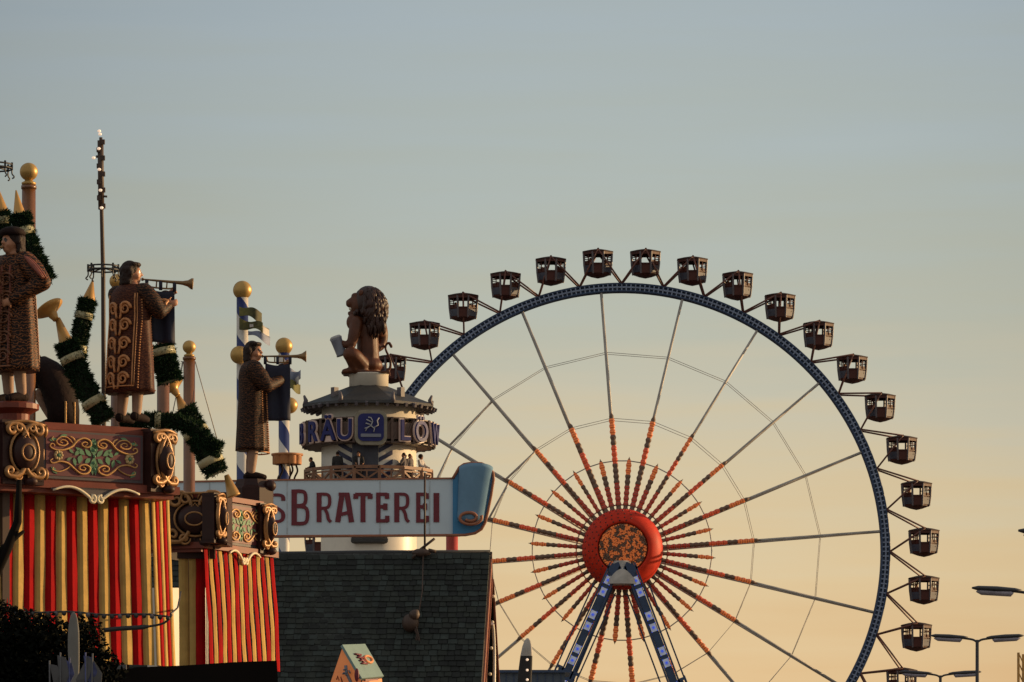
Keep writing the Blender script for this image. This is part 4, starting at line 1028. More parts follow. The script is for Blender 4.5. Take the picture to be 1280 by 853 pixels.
# ------------------------------------------------------------------ blue and white poles
def bav_pole(label, x, yt, Y, r_px, ybot, rball, side=None, flags=(), tubs=None):
    k_ = S(Y); Y = Y*Q; k_ = S(Y); top = P(x, yt, Y); zb = 0.0; o = thing('striped_pole', label, 'pole', V(top.x, Y, zb), 'blue and white spiral poles')
    b = MB(); b.lathe([(r_px*k_, 0), (r_px*k_, top.z-zb-rball*.8*k_)], V(top.x, Y, zb), n=24); b.build('shaft', m['bavaria'], o)
    b = MB(); b.sphere(top, rball*k_, 24, 16); b.build('gold_ball', m['goldball'], o)
    if side:
        b = MB(); b.sphere(P(side[0], side[1], Y-.4), rball*k_*.95, 24, 16); b.build('side_ball', m['goldball'], o)
    for (fx, fy, fw_, fh, mt, sd_) in flags:
        b = MB(); nu, nv = 12, 8; rnd = random.Random(sd_); ph = rnd.random()*6; fr_ = []; bk_ = []
        for v_ in range(nv+1):
            for u_ in range(nu+1):
                u, v = u_/nu, v_/nv
                p = P(fx+fw_*u, fy+fh*v+fw_*.25*u+2*math.sin(u*5+ph+v*2), Y-.5)+V(0, .35*math.sin(u*6+ph)*u, .1*math.sin(v*6+u*4+ph)*u)
                fr_.append(p); bk_.append(p+V(0,.02,0))
        w_ = nu+1; fs = [(i*w_+q, i*w_+q+1, (i+1)*w_+q+1, (i+1)*w_+q) for i in range(nv) for q in range(nu)]; oo = len(fr_)
        b.add(fr_+bk_, fs+[tuple(oo+q for q in f[::-1]) for f in fs], 0, True); b.build('flag', mt, o, recalc=False)
    if tubs:
        b = MB(); cx, cy = tubs; c = P(cx, cy, Y); 
        for q in range(9):
            a = 2*PI*q/9+.3; b.lathe([(6*k_,-6*k_), (6.5*k_,-5*k_), (6.5*k_,4*k_), (7*k_,5*k_)], c+V(12*k_*math.cos(a), 12*k_*math.sin(a), 0), n=12)
        b.lathe([(14*k_,4*k_), (20*k_,5.2*k_), (20*k_,7.5*k_), (8*k_,8.2*k_)], c, n=24); b.build('wooden_tubs', m['terracotta'], o)
        b = MB()
        for q in range(5):
            a = 2*PI*q/5+.2; pc = c+V(11*k_*math.cos(a), 11*k_*math.sin(a), 0)
            b.tube(smooth_path([pc+V(0,0,-6*k_), pc+V(2*k_,0,-14*k_), pc+V(-2*k_,0,-24*k_), pc+V(1*k_,0,-36*k_)], 4), [1.2*k_]*13, 6)
        b.build('hanging_ribbons', m['robedark'], o)
m['flagblue'] = M('blue_grey_flag', (.22,.25,.34), .8, var=.35, scale=2)
m['flagwhite'] = M('pale_flag', (.55,.52,.48), .8, var=.2, scale=2)
m['flagdark'] = M('dark_green_yellow_flag', (.10,.095,.03), .8, var=.8, scale=1.2)
bav_pole('left blue and white spiral pole with two gold balls behind the dark trumpeter', 303, 363, 100, 7.3, 760, 11.8, (299,444),
         ((299,382,28,13,m['flagdark'],1), (299,398,30,12,m['flagdark'],2), (312,403,24,7,m['flagwhite'],3), (310,412,27,8,m['flagblue'],4)))
bav_pole('right blue and white spiral pole with hanging wooden tubs beside the tower', 355, 433, 99, 6.8, 760, 10.8, (362,507),
         ((358,460,18,12,m['flagblue'],5), (358,470,16,12,m['flagwhite'],6), (357,474,18,10,m['flagdark'],7)), (359,575))

# ------------------------------------------------------------------ banner sign (cut-out board)
BY = 88.0*Q; kb = S(BY)
bs = thing('banner_sign', 'long pale blue scroll sign board with dark red capital letters', 'sign', V(P(420, 0, BY).x, BY, P(420, 669, BY).z))
def BP(x, y, dy=0.0):
    p = P(x, y, BY); p.y += (420-x)*kb*.0; return p+V(0, dy-.012*0, 0)
b = MB()
outl = [(165,605), (245,603), (345,601), (480,599.8), (573,598.8), (573,668.5), (480,668.8), (345,670), (165,672)]
b.prism([BP(x, y) for x, y in outl], V(0,.35,0)); b.build('board', m['board'], bs)
b = MB()
for x in (262, 359, 475, 537): b.box(BP(x, 634.8, .01)+V(0,-.012,0), (.05,.02,66*kb))
b.build('panel_joints', m['seam'], bs)
b = MB(); 
b.prism([BP(x, y, -.04) for x, y in [(165,602.5), (345,599.2), (480,598.0), (573,597.0), (573,599.0), (480,600), (345,601.2), (165,604.8)]], V(0,.45,0))
b.prism([BP(x, y, -.04) for x, y in [(165,673.5), (345,671.7), (480,670.4), (575,670), (575,667.6), (480,668.4), (345,669.2), (165,671.5)]], V(0,.45,0))
b.build('edge_moulding', m['rustline'], bs)
b = MB(); ro = [(566,598.7), (570,592), (574,585), (580,581), (590,579.3), (602,580), (611,584), (616.5,592), (617.2,600), (614,620), (610,640), (606.5,654), (602,662), (594,667), (582,669.3), (566,669)]
b.prism([BP(x, y, -.10) for x, y in ro], V(0,.5,0)); b.build('scroll_end', m['boardblue'], bs)
b = MB(); rings = []     # the rolled part stands proud as a tapering half cylinder
for i in range(15):
    t = i/14; xl = 573.5+(571.5-573.5)*t; xr = 616.5+(605-616.5)*t; y = 586+(650-586)*t
    rings.append([BP((xl+xr)/2+(xr-xl)/2*math.cos(a), y+(11*math.sin(a) if t > .9 else 0)*(t-.9)*5-6*math.sin(a)*(1-t) , -.11-.32*math.sin(a)) for a in (PI*q/16 for q in range(17))])
b.loft(rings); b.build('roll', m['rollblue'], bs)
b = MB(); q = []
for i in range(60):
    t = i/59; a = 2*PI*1.45*t-.3; r = 1-.62*t
    q.append(BP(587+15.5*r*math.cos(a), 648.5+9.5*r*math.sin(a), -.47))
b.tube(q, .055, 6)
ol = [(566,598.7), (570,592), (574,585), (580,581), (590,579.3), (602,580), (611,584), (616.5,592), (617.2,600), (614,620), (610,640), (606.5,654), (602,662), (594,667), (582,669.3), (560,669.8)]
b.tube([BP(x, y, -.12) for x, y in ol], .055, 6); b.build('outline', m['rustline'], bs)
# lettering
GL = {
 'I': (.2, [[(.1,0),(.1,1)]]),
 'B': (.54, [[(.1,0),(.1,1)], [(.02,.955),(.33,.955),(.43,.87),(.43,.66),(.34,.56),(.1,.54)], [(.1,.53),(.36,.52),(.48,.42),(.48,.15),(.37,.045),(.02,.045)]]),
 'R': (.5, [[(.1,0),(.1,1)], [(.02,.955),(.33,.955),(.43,.86),(.43,.60),(.33,.49),(.1,.48)], [(.27,.48),(.36,.3),(.40,.1),(.48,.01)]]),
 'A': (.52, [[(.05,0),(.19,.99)], [(.47,0),(.33,.99)], [(.08,.955),(.40,.955)], [(.12,.26),(.42,.34)]]),
 'T': (.5, [[(.25,0),(.25,.97)], [(.0,.95),(.5,.95)], [(.02,.97),(.02,.80)], [(.48,.97),(.48,.80)]]),
 'E': (.46, [[(.1,0),(.1,1)], [(.02,.955),(.42,.955)], [(.1,.53),(.36,.53)], [(.02,.045),(.44,.045)], [(.41,.99),(.41,.80)], [(.35,.64),(.35,.42)], [(.42,.01),(.42,.22)]]),
 'S': (.46, [[(.42,.76),(.41,.9),(.32,.955),(.16,.955),(.07,.88),(.06,.72),(.14,.6),(.32,.45),(.41,.33),(.41,.14),(.32,.045),(.14,.045),(.05,.12),(.04,.26)]]),
 'N': (.52, [[(.08,0),(.08,1)], [(.08,.97),(.44,.03)], [(.44,0),(.44,1)]]),
 'H': (.52, [[(.08,0),(.08,1)], [(.44,0),(.44,1)], [(.08,.52),(.44,.52)]]),
 'C': (.5, [[(.45,.74),(.42,.9),(.32,.955),(.18,.955),(.08,.85),(.07,.5),(.08,.15),(.18,.045),(.32,.045),(.42,.12),(.45,.26)]]),
 'O': (.52, [[(.26,.96),(.13,.91),(.07,.75),(.07,.25),(.13,.09),(.26,.04),(.39,.09),(.45,.25),(.45,.75),(.39,.91),(.26,.96)]])}
def ribbon(b, pts, wd, place, dz):
    n_ = len(pts); lft = []; rgt = []
    for i in range(n_):
        a = pts[max(0, i-1)]; c = pts[min(n_-1, i+1)]; dx_, dy_ = c[0]-a[0], c[1]-a[1]; L = math.hypot(dx_, dy_) or 1
        w_ = wd*(1.18 if (n_ == 2 and i in (0, n_-1)) else 1.0); nx, ny = -dy_/L*w_/2, dx_/L*w_/2
        lft.append((pts[i][0]+nx, pts[i][1]+ny)); rgt.append((pts[i][0]-nx, pts[i][1]-ny))
    for i in range(n_-1):
        q = [lft[i], lft[i+1], rgt[i+1], rgt[i]]; b.prism([place(x, y)+V(0,-dz,0) for x, y in q], V(0,.03,0))
def letter(ch, x0, x1, ytop, ybot):
    w_, st = GL[ch]; b = MB(); H_ = ybot-ytop; sx = (x1-x0)/w_/H_
    for i, s_ in enumerate(st):
        pts = s_
        if len(s_) > 3:
            sp = smooth_path([V(x, 0, y) for x, y in s_], 3); pts = [(p.x, p.z) for p in sp]
        horiz = len(s_) == 2 and abs(s_[0][1]-s_[1][1]) < .1
        ribbon(b, pts, .10 if horiz else (.105 if len(s_) > 3 else .135), lambda x, y: BP(x0+x*H_*sx, ybot-y*H_), .03+.004*i)
    o = b.build('letter', m['letterred'], bs)
for ch, x0, x1 in (('O',178,199), ('C',205,223), ('H',229,249), ('S',255,272), ('E',279,295), ('N',302,324), ('S',334,356)): letter(ch, x0, x1, 617.5, 653.5)
letter('B', 363.5, 386.5, 612.5, 656.5)
for ch, x0, x1 in (('R',395,414.5), ('A',420,441.5), ('T',444,463.5), ('E',469.5,485.5), ('R',492,512), ('E',519.5,535), ('I',541,550)): letter(ch, x0, x1, 616.5, 653)
b = MB(); p = P(565, 670, BY+1.2)
b.lathe([(7.5*kb, -p.z), (7.5*kb, 2.0)], p, n=20); b.build('sign_post', m['redpost'], bs)
b = MB(); p = P(215, 670, BY+1.2); b.lathe([(7.5*kb, -p.z), (7.5*kb, 2.0)], p, n=20); b.build('sign_post', m['redpost'], bs)

# ------------------------------------------------------------------ shingled roof building
RA_Y = 70.0*Q
rf = thing('shingled_house', 'low house with a broad dark green shingle roof and trimmed gable end', 'house', V(-6, RA_Y, 0))
RA = P(612.5, 694.5, 70.0*Q); rz = rad(-4.2); R = RZ(rz); xd = R @ V(1,0,0); yd = R @ V(0,1,0)
pitch = rad(52); LEN = 11.5; DROP = 7.4
def HP(l, t, zoff=0.0, back=False):      # l metres along ridge to the left, t metres drop below ridge
    return RA-xd*l+yd*((1 if back else -1)*t/math.tan(pitch))+V(0,0,-t+zoff)
b = MB(); nx, ny = 60, 40; vs_ = []; uvs = []
rnd = random.Random(5)
for back in (False, True):
    vs_ = []
    for i in range(ny+1):
        for q in range(nx+1):
            l, t = LEN*q/nx, DROP*i/ny
            sag = -.03*math.sin(l*1.1)*math.sin(t*.8) + (.03*math.sin(l*.5) if i == 0 else 0)
            vs_.append(HP(l, t, sag, back))
    b.add(vs_, [(i*(nx+1)+q, i*(nx+1)+q+1, (i+1)*(nx+1)+q+1, (i+1)*(nx+1)+q) for i in range(ny) for q in range(nx)], 0, True)
roof = b.build('roof', m['shingle'], rf, recalc=False)
at_ = roof.data.attributes.new('ruv', 'FLOAT_VECTOR', 'POINT')
for side in range(2):
    for i in range(ny+1):
        for q in range(nx+1):
            at_.data[side*(nx+1)*(ny+1)+i*(nx+1)+q].vector = (LEN*q/nx, DROP*i/ny/math.sin(pitch), 0)
sol = roof.modifiers.new('thick', 'SOLIDIFY'); sol.thickness = .08; sol.offset = 1
# ragged courses: each row of shingles ends in a slightly uneven butt edge
cb = MB()
for i in range(1, 38):
    t = i*.2*math.sin(pitch)
    if t > DROP-.1: break
    l = 0.0
    while l < LEN-.3:
        wl = rnd.uniform(.18,.3); o_ = rnd.uniform(0,.03); a, c = HP(l+.01, t-.17), HP(l+wl-.01, t-.17); nrm = (R @ V(0,-math.sin(pitch),math.cos(pitch)))
        a2, c2 = HP(l+.01, t+o_), HP(l+wl-.01, t+o_+rnd.uniform(-.01,.01))
        cb.add([a+nrm*.086, c+nrm*.086, c2+nrm*(.115+o_*.3), a2+nrm*.115, c2+nrm*.08, a2+nrm*.08], [(0,1,2,3), (3,2,4,5)], rnd.choice((0,0,1,2)))
        l += wl
m['sh1'] = M('shingle_green', (.029,.034,.030), .85, spec=.2, var=.35, scale=2.5); m['sh2'] = M('shingle_grey', (.021,.024,.023), .85, spec=.2, var=.35, scale=2.5); m['sh3'] = M('shingle_blue_green', (.036,.045,.042), .85, spec=.2, var=.35, scale=2.5)
o = cb.build('shingles', [m['sh1'], m['sh2'], m['sh3']], rf, recalc=False); o['kind'] = 'stuff'
b = MB(); b.tube([HP(0,-.09), HP(LEN*.3,-.10), HP(LEN*.6,-.07), HP(LEN,-.09)], .07, 8); b.build('ridge_cap', m['iron'], rf)
b = MB()      # gable wall, bargeboards
g0, g1, g2 = HP(.25, .25), HP(.25, DROP), HP(.25, DROP, 0, True); b.prism([g0, g1, V(g1.x, g1.y, 0), V(g2.x, g2.y, 0), g2], -xd*.1); b.build('gable_wall', m['darkwood'], rf)
w0, w1 = HP(LEN-.2, .25), HP(LEN-.2, DROP)
b = MB(); w2 = HP(LEN-.2, DROP, 0, True); b.prism([w0, w1, V(w1.x, w1.y, 0), V(w2.x, w2.y, 0), w2], xd*.1)
e0, e1 = HP(.3, DROP-.35), HP(LEN-.3, DROP-.35); b.prism([e0+yd*.4, e1+yd*.4, V(e1.x, e1.y, 0)+yd*.4, V(e0.x, e0.y, 0)+yd*.4], yd*.15)
e0, e1 = HP(.3, DROP-.35, 0, True), HP(LEN-.3, DROP-.35, 0, True); b.prism([e0-yd*.4, e1-yd*.4, V(e1.x, e1.y, 0)-yd*.4, V(e0.x, e0.y, 0)-yd*.4], -yd*.15)
b.build('side_walls', m['darkwood'], rf)
m['barge'] = M('russet_bargeboard', (.26,.085,.045), .55, var=.25, scale=3)
for back in (False, True):
    b = MB(); pts = [HP(-.06, -.1, 0, back), HP(-.06, DROP, 0, back), HP(-.06, DROP, -.42, back), HP(-.06, -.1, -.42, back)]; b.prism(pts, xd*-.05); b.build('bargeboard', m['barge'] if not back else m['darkwood'], rf)
    b = MB(); pts = [HP(-.10, .25, -.42, back), HP(-.10, DROP, -.42, back), HP(-.10, DROP, -.50, back), HP(-.10, .25, -.50, back)]; b.prism(pts, xd*-.05); b.build('gable_trim', m['barge'], rf)
b = MB()
wt = []
for (t, off) in ((2.0,-.55), (2.15,-.25), (2.6,.05), (3.2,.12), (4.2,-.05), (5.5,-.4)):
    p = HP(-.16, t); c = V(RA.x, RA.y, 0)+xd*.16; wt.append(V(c.x, c.y, RA.z-t)+yd*(off-.6))
b.tube(smooth_path(wt, 5), .045, 7); b.build('light_tube', m['white'], rf)
for i in range(6):
    b = MB(); p = V(RA.x, RA.y, RA.z-1.2-.75*i)+xd*.14-yd*(.5+.42*i); b.sphere(p, .05, 8, 6); b.build('bulb', m['cream'], rf)
# things on the roof
b = MB(); c = Po(513, 779, 69.0)
b.sphere(c, (.24,.22,.26), 14, 10); b.lathe([(.10,-.1), (.16,0), (.12,.12), (.02,.2)], c+V(.1,-.1,.2), V(.6,0,.8), 12)
for q in range(5): b.tube(smooth_path([c+V(.12,-.1,-.05*q), c+V(.2+.02*q,-.12,-.25-.08*q), c+V(.14,-.1,-.5-.1*q)], 4), .022, 5)
b.tube([c+V(.2,.1,.1), Po(528, 740, 69.5)+V(0,-.12,0), Po(529, 697, 69.98)+V(0,-.1,.1)], .018, 5)
solo(b, 'hanging_lantern', m['darkwood'], 'round dark lantern hanging by a rope down the shingle roof', 'lantern', c)
b = MB(); c = Po(531, 694, 70); c.z = HP(0,0).z+.05
b.tube([c+V(0,0,0), c+V(.0,0,2.3)], .03, 6); b.sphere(c+V(-.1,-.1,.02), (.28,.12,.12), 10, 6); b.tube([c+V(-.15,0,.1), c+V(.28,-.1,.42)], .04, 6); b.tube([c+V(.1,-.1,.1), c+V(.32,-.1,.05)], .05, 6); b.tube([c+V(-.2,-.12,.05), c+V(-.35,-.15,-.15)], .05, 6)
solo(b, 'roof_mast', m['darkwood'], 'thin dark rod with tied fittings standing on the roof ridge', 'rod', c)

# ------------------------------------------------------------------ the lion tower
TY = 126.0*Q; kt = S(TY); TC = P(461, 697, TY)
tw = thing('observation_tower', 'round white tower with shingled cap roof, letter ring and balcony', 'tower', V(TC.x, TY, 0))
def tz(y): return P(461, y, TY).z
def TP(r, a, y):        # r px, a degrees from the camera-facing direction to the right
    return V(TC.x+r*kt*math.sin(rad(a)), TY-r*kt*math.cos(rad(a)), tz(y))
NS = 16
b = MB(); b.lathe([(66*kt, 0), (60*kt, tz(720)), (59.5*kt, tz(600)), (59*kt, tz(503))], V(TC.x, TY, 0), n=64); b.build('shaft', m['white'], tw)
# eight-sided roof with visible rafter ends
b = MB(); ph = PI/8
b.lathe([(86*kt, tz(510.5)), (88*kt, tz(512)), (87*kt, tz(508.5)), (60*kt, tz(498)), (25*kt, tz(484.0)), (22*kt, tz(482)), (20*kt, tz(486))], V(TC.x, TY, 0), n=8, sm=False, ph=ph); b.build('roof', m['shingle_dark'], tw)
b = MB()
for i in range(40):
    a = 360*i/40; p0 = TP(66, a, 507); p1 = TP(83.5 if i % 5 else 85, a, 513.5); b.bar(p0, p1, .15, .18)
b.build('rafters', m['cabpost'], tw)
b = MB()
for i in range(8):
    a = 22.5+45*i
    b = MB(); b.tube([TP(85, a, 511), TP(83.5, a, 504), TP(86, a, 498)], [.13,.11,.05], 6); b.build('roof_finial', m['cabpost'], tw)
    if i % 2: b = MB(); b.box(TP(58, a-22.5, 495), (.26,.3,.5), RZ(rad(a-22.5))); b.build('roof_lamp', m['cabpost'], tw)
b = MB(); b.lathe([(24.5*kt, tz(486)), (24.5*kt, tz(469.5)), (25.2*kt, tz(469)), (25.2*kt, tz(468))], V(TC.x, TY, 0), n=48); b.build('statue_plinth', m['white'], tw)
# letter ring
b = MB()
for r, y0, y1 in ((82, 530.5, 529.0), (82, 560.5, 559.0)):
    b.lathe([(r*kt, tz(y0)), (r*kt, tz(y1)), ((r-2)*kt, tz(y1)), ((r-2)*kt, tz(y0)), (r*kt, tz(y0))], V(TC.x, TY, 0), n=NS*2, sm=False)
b.lathe([(81*kt, tz(556.0)), (81*kt, tz(535.0)), (80*kt, tz(535.0)), (80*kt, tz(556.0)), (81*kt, tz(556.0))], V(TC.x, TY, 0), n=NS*2, sm=False)
for i in range(32):
    a = 360*i/32; b.bar(TP(82, a, 561.0), TP(82, a, 529.0), .12); b.bar(TP(59, a, 558.0), TP(81, a, 560.0), .1); b.bar(TP(81, a, 560.0), TP(81, a+11.25, 530.0), .07)
m['ringbrown'] = M('brown_ring', (.10,.06,.045), .55, var=.3)
ringo = b.build('letter_ring', m['ringbrown'], tw)
def font_letter(ch, size, off, ext):
    cu = bpy.data.curves.new('t', 'FONT'); cu.body = ch; cu.size = size; cu.extrude = ext; cu.offset = off; cu.align_x = 'CENTER'; cu.resolution_u = 4
    o = bpy.data.objects.new('t', cu); COL.objects.link(o); dg = bpy.context.evaluated_depsgraph_get(); me = bpy.data.meshes.new_from_object(o.evaluated_get(dg))
    vs_ = [v.co.copy() for v in me.vertices]; fs = [tuple(p.vertices) for p in me.polygons]
    bpy.data.objects.remove(o); bpy.data.curves.remove(cu); bpy.data.meshes.remove(me); return vs_, fs
m['neonedge'] = M('pale_neon_tube', (.50,.40,.35), .5, var=.1, emit=.05, emcol=(.9,.5,.35))
for ch, a in (('B',-74), ('R',-52), ('Ä',-34), ('U',-18.5), ('L',33), ('Ö',51), ('W',76)):
    b = MB()
    for off, ext, dy, mi in ((.085, .05, 0, 1), (.025, .06, .09, 0)):
        vs_, fs = font_letter(ch, 35*kt, off, ext)
        Rl = RZ(rad(a)); c = TP(84, a, 557)
        b.add([c+Rl @ V(v.x*.88, -v.z-dy, v.y*1.02) for v in vs_], fs, mi)
    b.build('letter', [m['signblue'], m['neonedge']], ringo)
# crest
m['crestrim'] = M('olive_crest_rim', (.24,.21,.15), .5)
b = MB(); ca = 3.5; c = TP(87, ca, 543); Rl = RZ(rad(ca))
def rrect(w_, h_, r, n_=6):
    q = []
    for cx, cz, a0 in ((w_/2-r, h_/2-r, 0), (-w_/2+r, h_/2-r, PI/2), (-w_/2+r, -h_/2+r, PI), (w_/2-r, -h_/2+r, 1.5*PI)):
        q += [(cx+r*math.cos(a0+PI/2*t/n_), cz+r*math.sin(a0+PI/2*t/n_)) for t in range(n_+1)]
    return q
b.prism([c+Rl @ V(x, 0, z) for x, z in rrect(40*kt, 43*kt, 10*kt)], Rl @ V(0,.4,0), 1)
b.prism([c+Rl @ V(x, -.05, z) for x, z in rrect(32*kt, 34*kt, 7*kt)], Rl @ V(0,.1,0), 0)
b.prism([c+Rl @ V(x, -.1, z-10*kt) for x, z in rrect(25*kt, 4*kt, 1*kt)], Rl @ V(0,.1,0), 2)
lionp = [[(-6,-6),(-4,-2),(0,0),(2,5)], [(2,5),(0,9),(-3,9.5)], [(0,1),(-6,3)], [(1,4),(-5,7)], [(0,0),(4,-3),(3,-7)], [(-3,-2),(-7,-3)], [(4,-2),(8,1),(7,6),(9,9)]]
for i, q in enumerate(lionp): b.tube([c+Rl @ V(x*kt*1.1, -.1, (z+1.5)*kt*1.1) for x, z in q], [2.0*kt]*len(q), 6, m=3, flat=.4)
b.build('crest', [m['signblue'], m['crestrim'], m['mug'], m['foam']], ringo)
# striped shutters and door on the shaft
for s_ in (-1, 1):
    b = MB(); a0, a1 = (-37, -19) if s_ < 0 else (14, 31)
    for i in range(5):
        y0 = 556+i*11.5; n_ = 6; pts = []
        for q in range(n_+1):
            f = q/n_; y = y0+(f if s_ < 0 else 1-f)*10; pts.append((a0+(a1-a0)*f, y))
        for q in range(n_): b.prism([TP(60.6, pts[q][0], pts[q][1]), TP(60.6, pts[q+1][0], pts[q+1][1]), TP(60.6, pts[q+1][0], pts[q+1][1]+5.6), TP(60.6, pts[q][0], pts[q][1]+5.6)], RZ(rad((a0+a1)/2)) @ V(0,.06,0))
    b.build('shutter_stripes', m['navy'], tw)
b = MB(); b.loft([[TP(60.8, -18+31*t/6, y) for t in range(7)]+[TP(59, 13-31*t/6, y) for t in range(7)] for y in (610, 556)], sm=False); b.build('door', m['cabpanel'], tw)
# balcony
b = MB(); b.lathe([(59*kt, tz(623)), (82*kt, tz(619)), (82*kt, tz(616)), (59*kt, tz(616))], V(TC.x, TY, 0), n=NS, sm=False, ph=PI/NS); b.build('balcony_floor', m['darkwood'], tw)
m['rail'] = M('orange_brown_rail', (.22,.10,.05), .5, var=.3)
b = MB()
for i in range(NS):
    a0, a1 = 360*(i+.5)/NS, 360*(i+1.5)/NS
    b.bar(TP(80, a0, 612), TP(80, a0, 590), .16); b.bar(TP(80, a0, 590.5), TP(80, a1, 590.5), .16); b.bar(TP(80, a0, 595), TP(80, a1, 595), .08); b.bar(TP(80, a0, 616), TP(80, a1, 616), .12)
    b.bar(TP(80, a0, 616), TP(80, a1, 595), .09); b.bar(TP(80, a0, 595), TP(80, a1, 616), .09); am = (a0+a1)/2; b.bar(TP(78.5, am, 595), TP(78.5, am, 616), .08)
b.build('balcony_rail', m['rail'], tw)
b = MB(); b.loft([[TP(r, -16+37*t/10, y) for t in range(11)]+[TP(58, 21-37*t/10, y) for t in range(11)] for r, y in ((66,684), (72,682.5), (72,679), (62,670))], sm=False); b.build('porch_canopy', m['shingle_dark'], tw)

# lion statue
ln = thing('lion_statue', 'brown seated lion statue raising a grey beer mug on top of the white tower', 'statue', V(TC.x, TY, tz(468)))
def LP(x, y, dy=0.0): p = P(x, y, TY); return p+V(0, dy, 0)
def blob(b, x, y, rx, rz_, ry=None, dy=0.0, R_=None, m_=0): b.sphere(LP(x, y, dy), (rx*kt, (ry or rx)*kt, rz_*kt), 18, 12, R_, m_)
b = MB()
def LL(pts, rs): 
    pp = [LP(x, y, d) for x, y, d in pts]; limb(b, pp, [r*kt for r in rs], 12)
LL([(459,458,.1), (460,440,0), (459,420,0), (457,404,0)], [15.5,14,13.5,14])      # back and trunk
blob(b, 462, 457, 16.5, 11); blob(b, 474, 408, 9, 13, 10, .3); blob(b, 443, 404, 10, 11, 10, -.3)
LL([(446,405,-.5), (443,420,-.65), (440,432,-.7)], [8.5,7.5,6])                    # near arm to the mug
LL([(440,432,-.7), (433,433,-.6), (428,431,-.5)], [6.5,5,4.5])
LL([(475,404,.5), (478,418,.6), (476,430,.5), (470,436,.2)], [8,7,6,5])            # far arm
LL([(452,458,-.5), (443,448,-.9), (438,446,-1.0)], [11,10,9])                      # near thigh, knee up to the left
LL([(438,446,-1.0), (441,456,-.9), (444,465,-.8)], [8.5,6.5,5])
LL([(444,465,-.8), (437,466,-.9), (431,467.0,-.95)], [4.5,4,3.2])
LL([(466,460,.6), (450,450,1.0), (446,455,1.1), (448,465,1.0), (437,466,1.0)], [10,10,8,5.5,4])
blob(b, 451, 382, 13, 16, 12); LL([(447,378,0), (440,379,0), (437,380,0)], [9.5,7,5])   # head and muzzle
LL([(447,392,0), (440,393,0), (437,392,0)], [6,4,3]); blob(b, 434.8, 377.5, 2.6, 2.4, 3); blob(b, 445, 370, 6, 4, 7)
for s_ in (-1, 1): blob(b, 452, 368, 3.5, 4.5, 3, s_*.45)
LL([(484,464,.2), (488,458,.2), (487,448,.2), (482.5,438,.2), (482,432,.2), (486,428,.2), (489,433,.2)], [2.4,2,1.8,1.7,1.6,1.8,2.2])
b.box(LP(458, 467.3, 0), (60*kt, 44*kt, 2.6*kt)); b.box(LP(434, 468, -.4), (14*kt, 20*kt, 2.2*kt))
remesh(b, 'body', [m['lion'], m['eye']], .055, ln, 3)
b = MB(); rnd = random.Random(8)
blob(b, 460.5, 380, 19.5, 23, 19, .1); blob(b, 465, 397, 17, 18, 17, .1); blob(b, 461, 371, 15, 12, 15)
for i in range(230):
    a = rnd.uniform(-1.9, 1.9); zz = rnd.uniform(-1, 1); cy = 382+zz*22
    rr_ = 19.5*math.sqrt(max(.06, 1-(zz*.93)**2)); x = 461+rr_*math.cos(a)*1.04; dy = rr_*kt*math.sin(a)*1.02
    if x < 452 and -.4 < zz < .5 and abs(a) > 1.7: continue
    LN = rnd.uniform(9, 17); pts = [LP(x, cy, dy), LP(x+rnd.uniform(0,2)+1.5*math.cos(a), cy+LN*.4, dy*1.05), LP(x+rnd.uniform(-2,2)-.5*math.cos(a), cy+LN*.8, dy*1.03), LP(x+rnd.uniform(-2,1), cy+LN, dy)]
    b.tube(smooth_path(pts, 3), [kt*r for r in (1.2,2.2,2.7,2.9,2.9,2.7,2.4,2.0,1.4,.5)], 6)
for i in range(70):   # long locks down the back
    x = rnd.uniform(461, 481); cy = rnd.uniform(398, 410); dy = -rnd.uniform(.55,.8)+.0; LN = rnd.uniform(8, 22)*(1-abs(x-471)/22)
    pts = [LP(x, cy, dy), LP(x+1, cy+LN*.5, dy+.02), LP(x-.5, cy+LN, dy+.05)]; b.tube(smooth_path(pts, 3), [kt*r for r in (1.8,2.2,2.2,2,1.7,1.2,.5)], 6)
for i in range(60):   # beard
    x = rnd.uniform(441, 457); cy = rnd.uniform(388, 398); dy = rnd.uniform(-.6,.6); LN = rnd.uniform(6, 11); pts = [LP(x, cy, dy), LP(x-.5, cy+LN*.5, dy), LP(x+.5, cy+LN, dy*.9)]
    b.tube(smooth_path(pts, 3), [kt*r for r in (1.6,2.1,2.1,1.9,1.6,1.1,.5)], 6)
b.build('mane', m['mane'], ln)
b = MB(); blob(b, 438.5, 386, 2.6, 2.6, 3.5); b.build('teeth', m['tooth'], ln)
ax = (LP(421,424,-.5)-LP(429,446,-.5)).normalized()
b = MB(); c = LP(428,446,-.5); b.lathe([(0,0), (6.8*kt,0), (7*kt,.6*kt), (6.4*kt,2*kt), (7.2*kt,20*kt), (7.6*kt,22*kt), (6.6*kt,22*kt), (0,20*kt)], c, ax, 28, 0)
b.lathe([(7*kt,21.5*kt), (8*kt,23*kt), (6*kt,25.5*kt), (1.5*kt,26*kt)], c, ax, 20, 1)
b.tube(smooth_path([c+ax*16*kt+V(6*kt,0,0), c+ax*15*kt+V(11.5*kt,0,0), c+ax*6*kt+V(10.5*kt,0,0), c+ax*4*kt+V(6*kt,0,0)], 5), 1.5*kt, 8)
b.build('beer_mug', [m['mug'], m['foam']], ln)

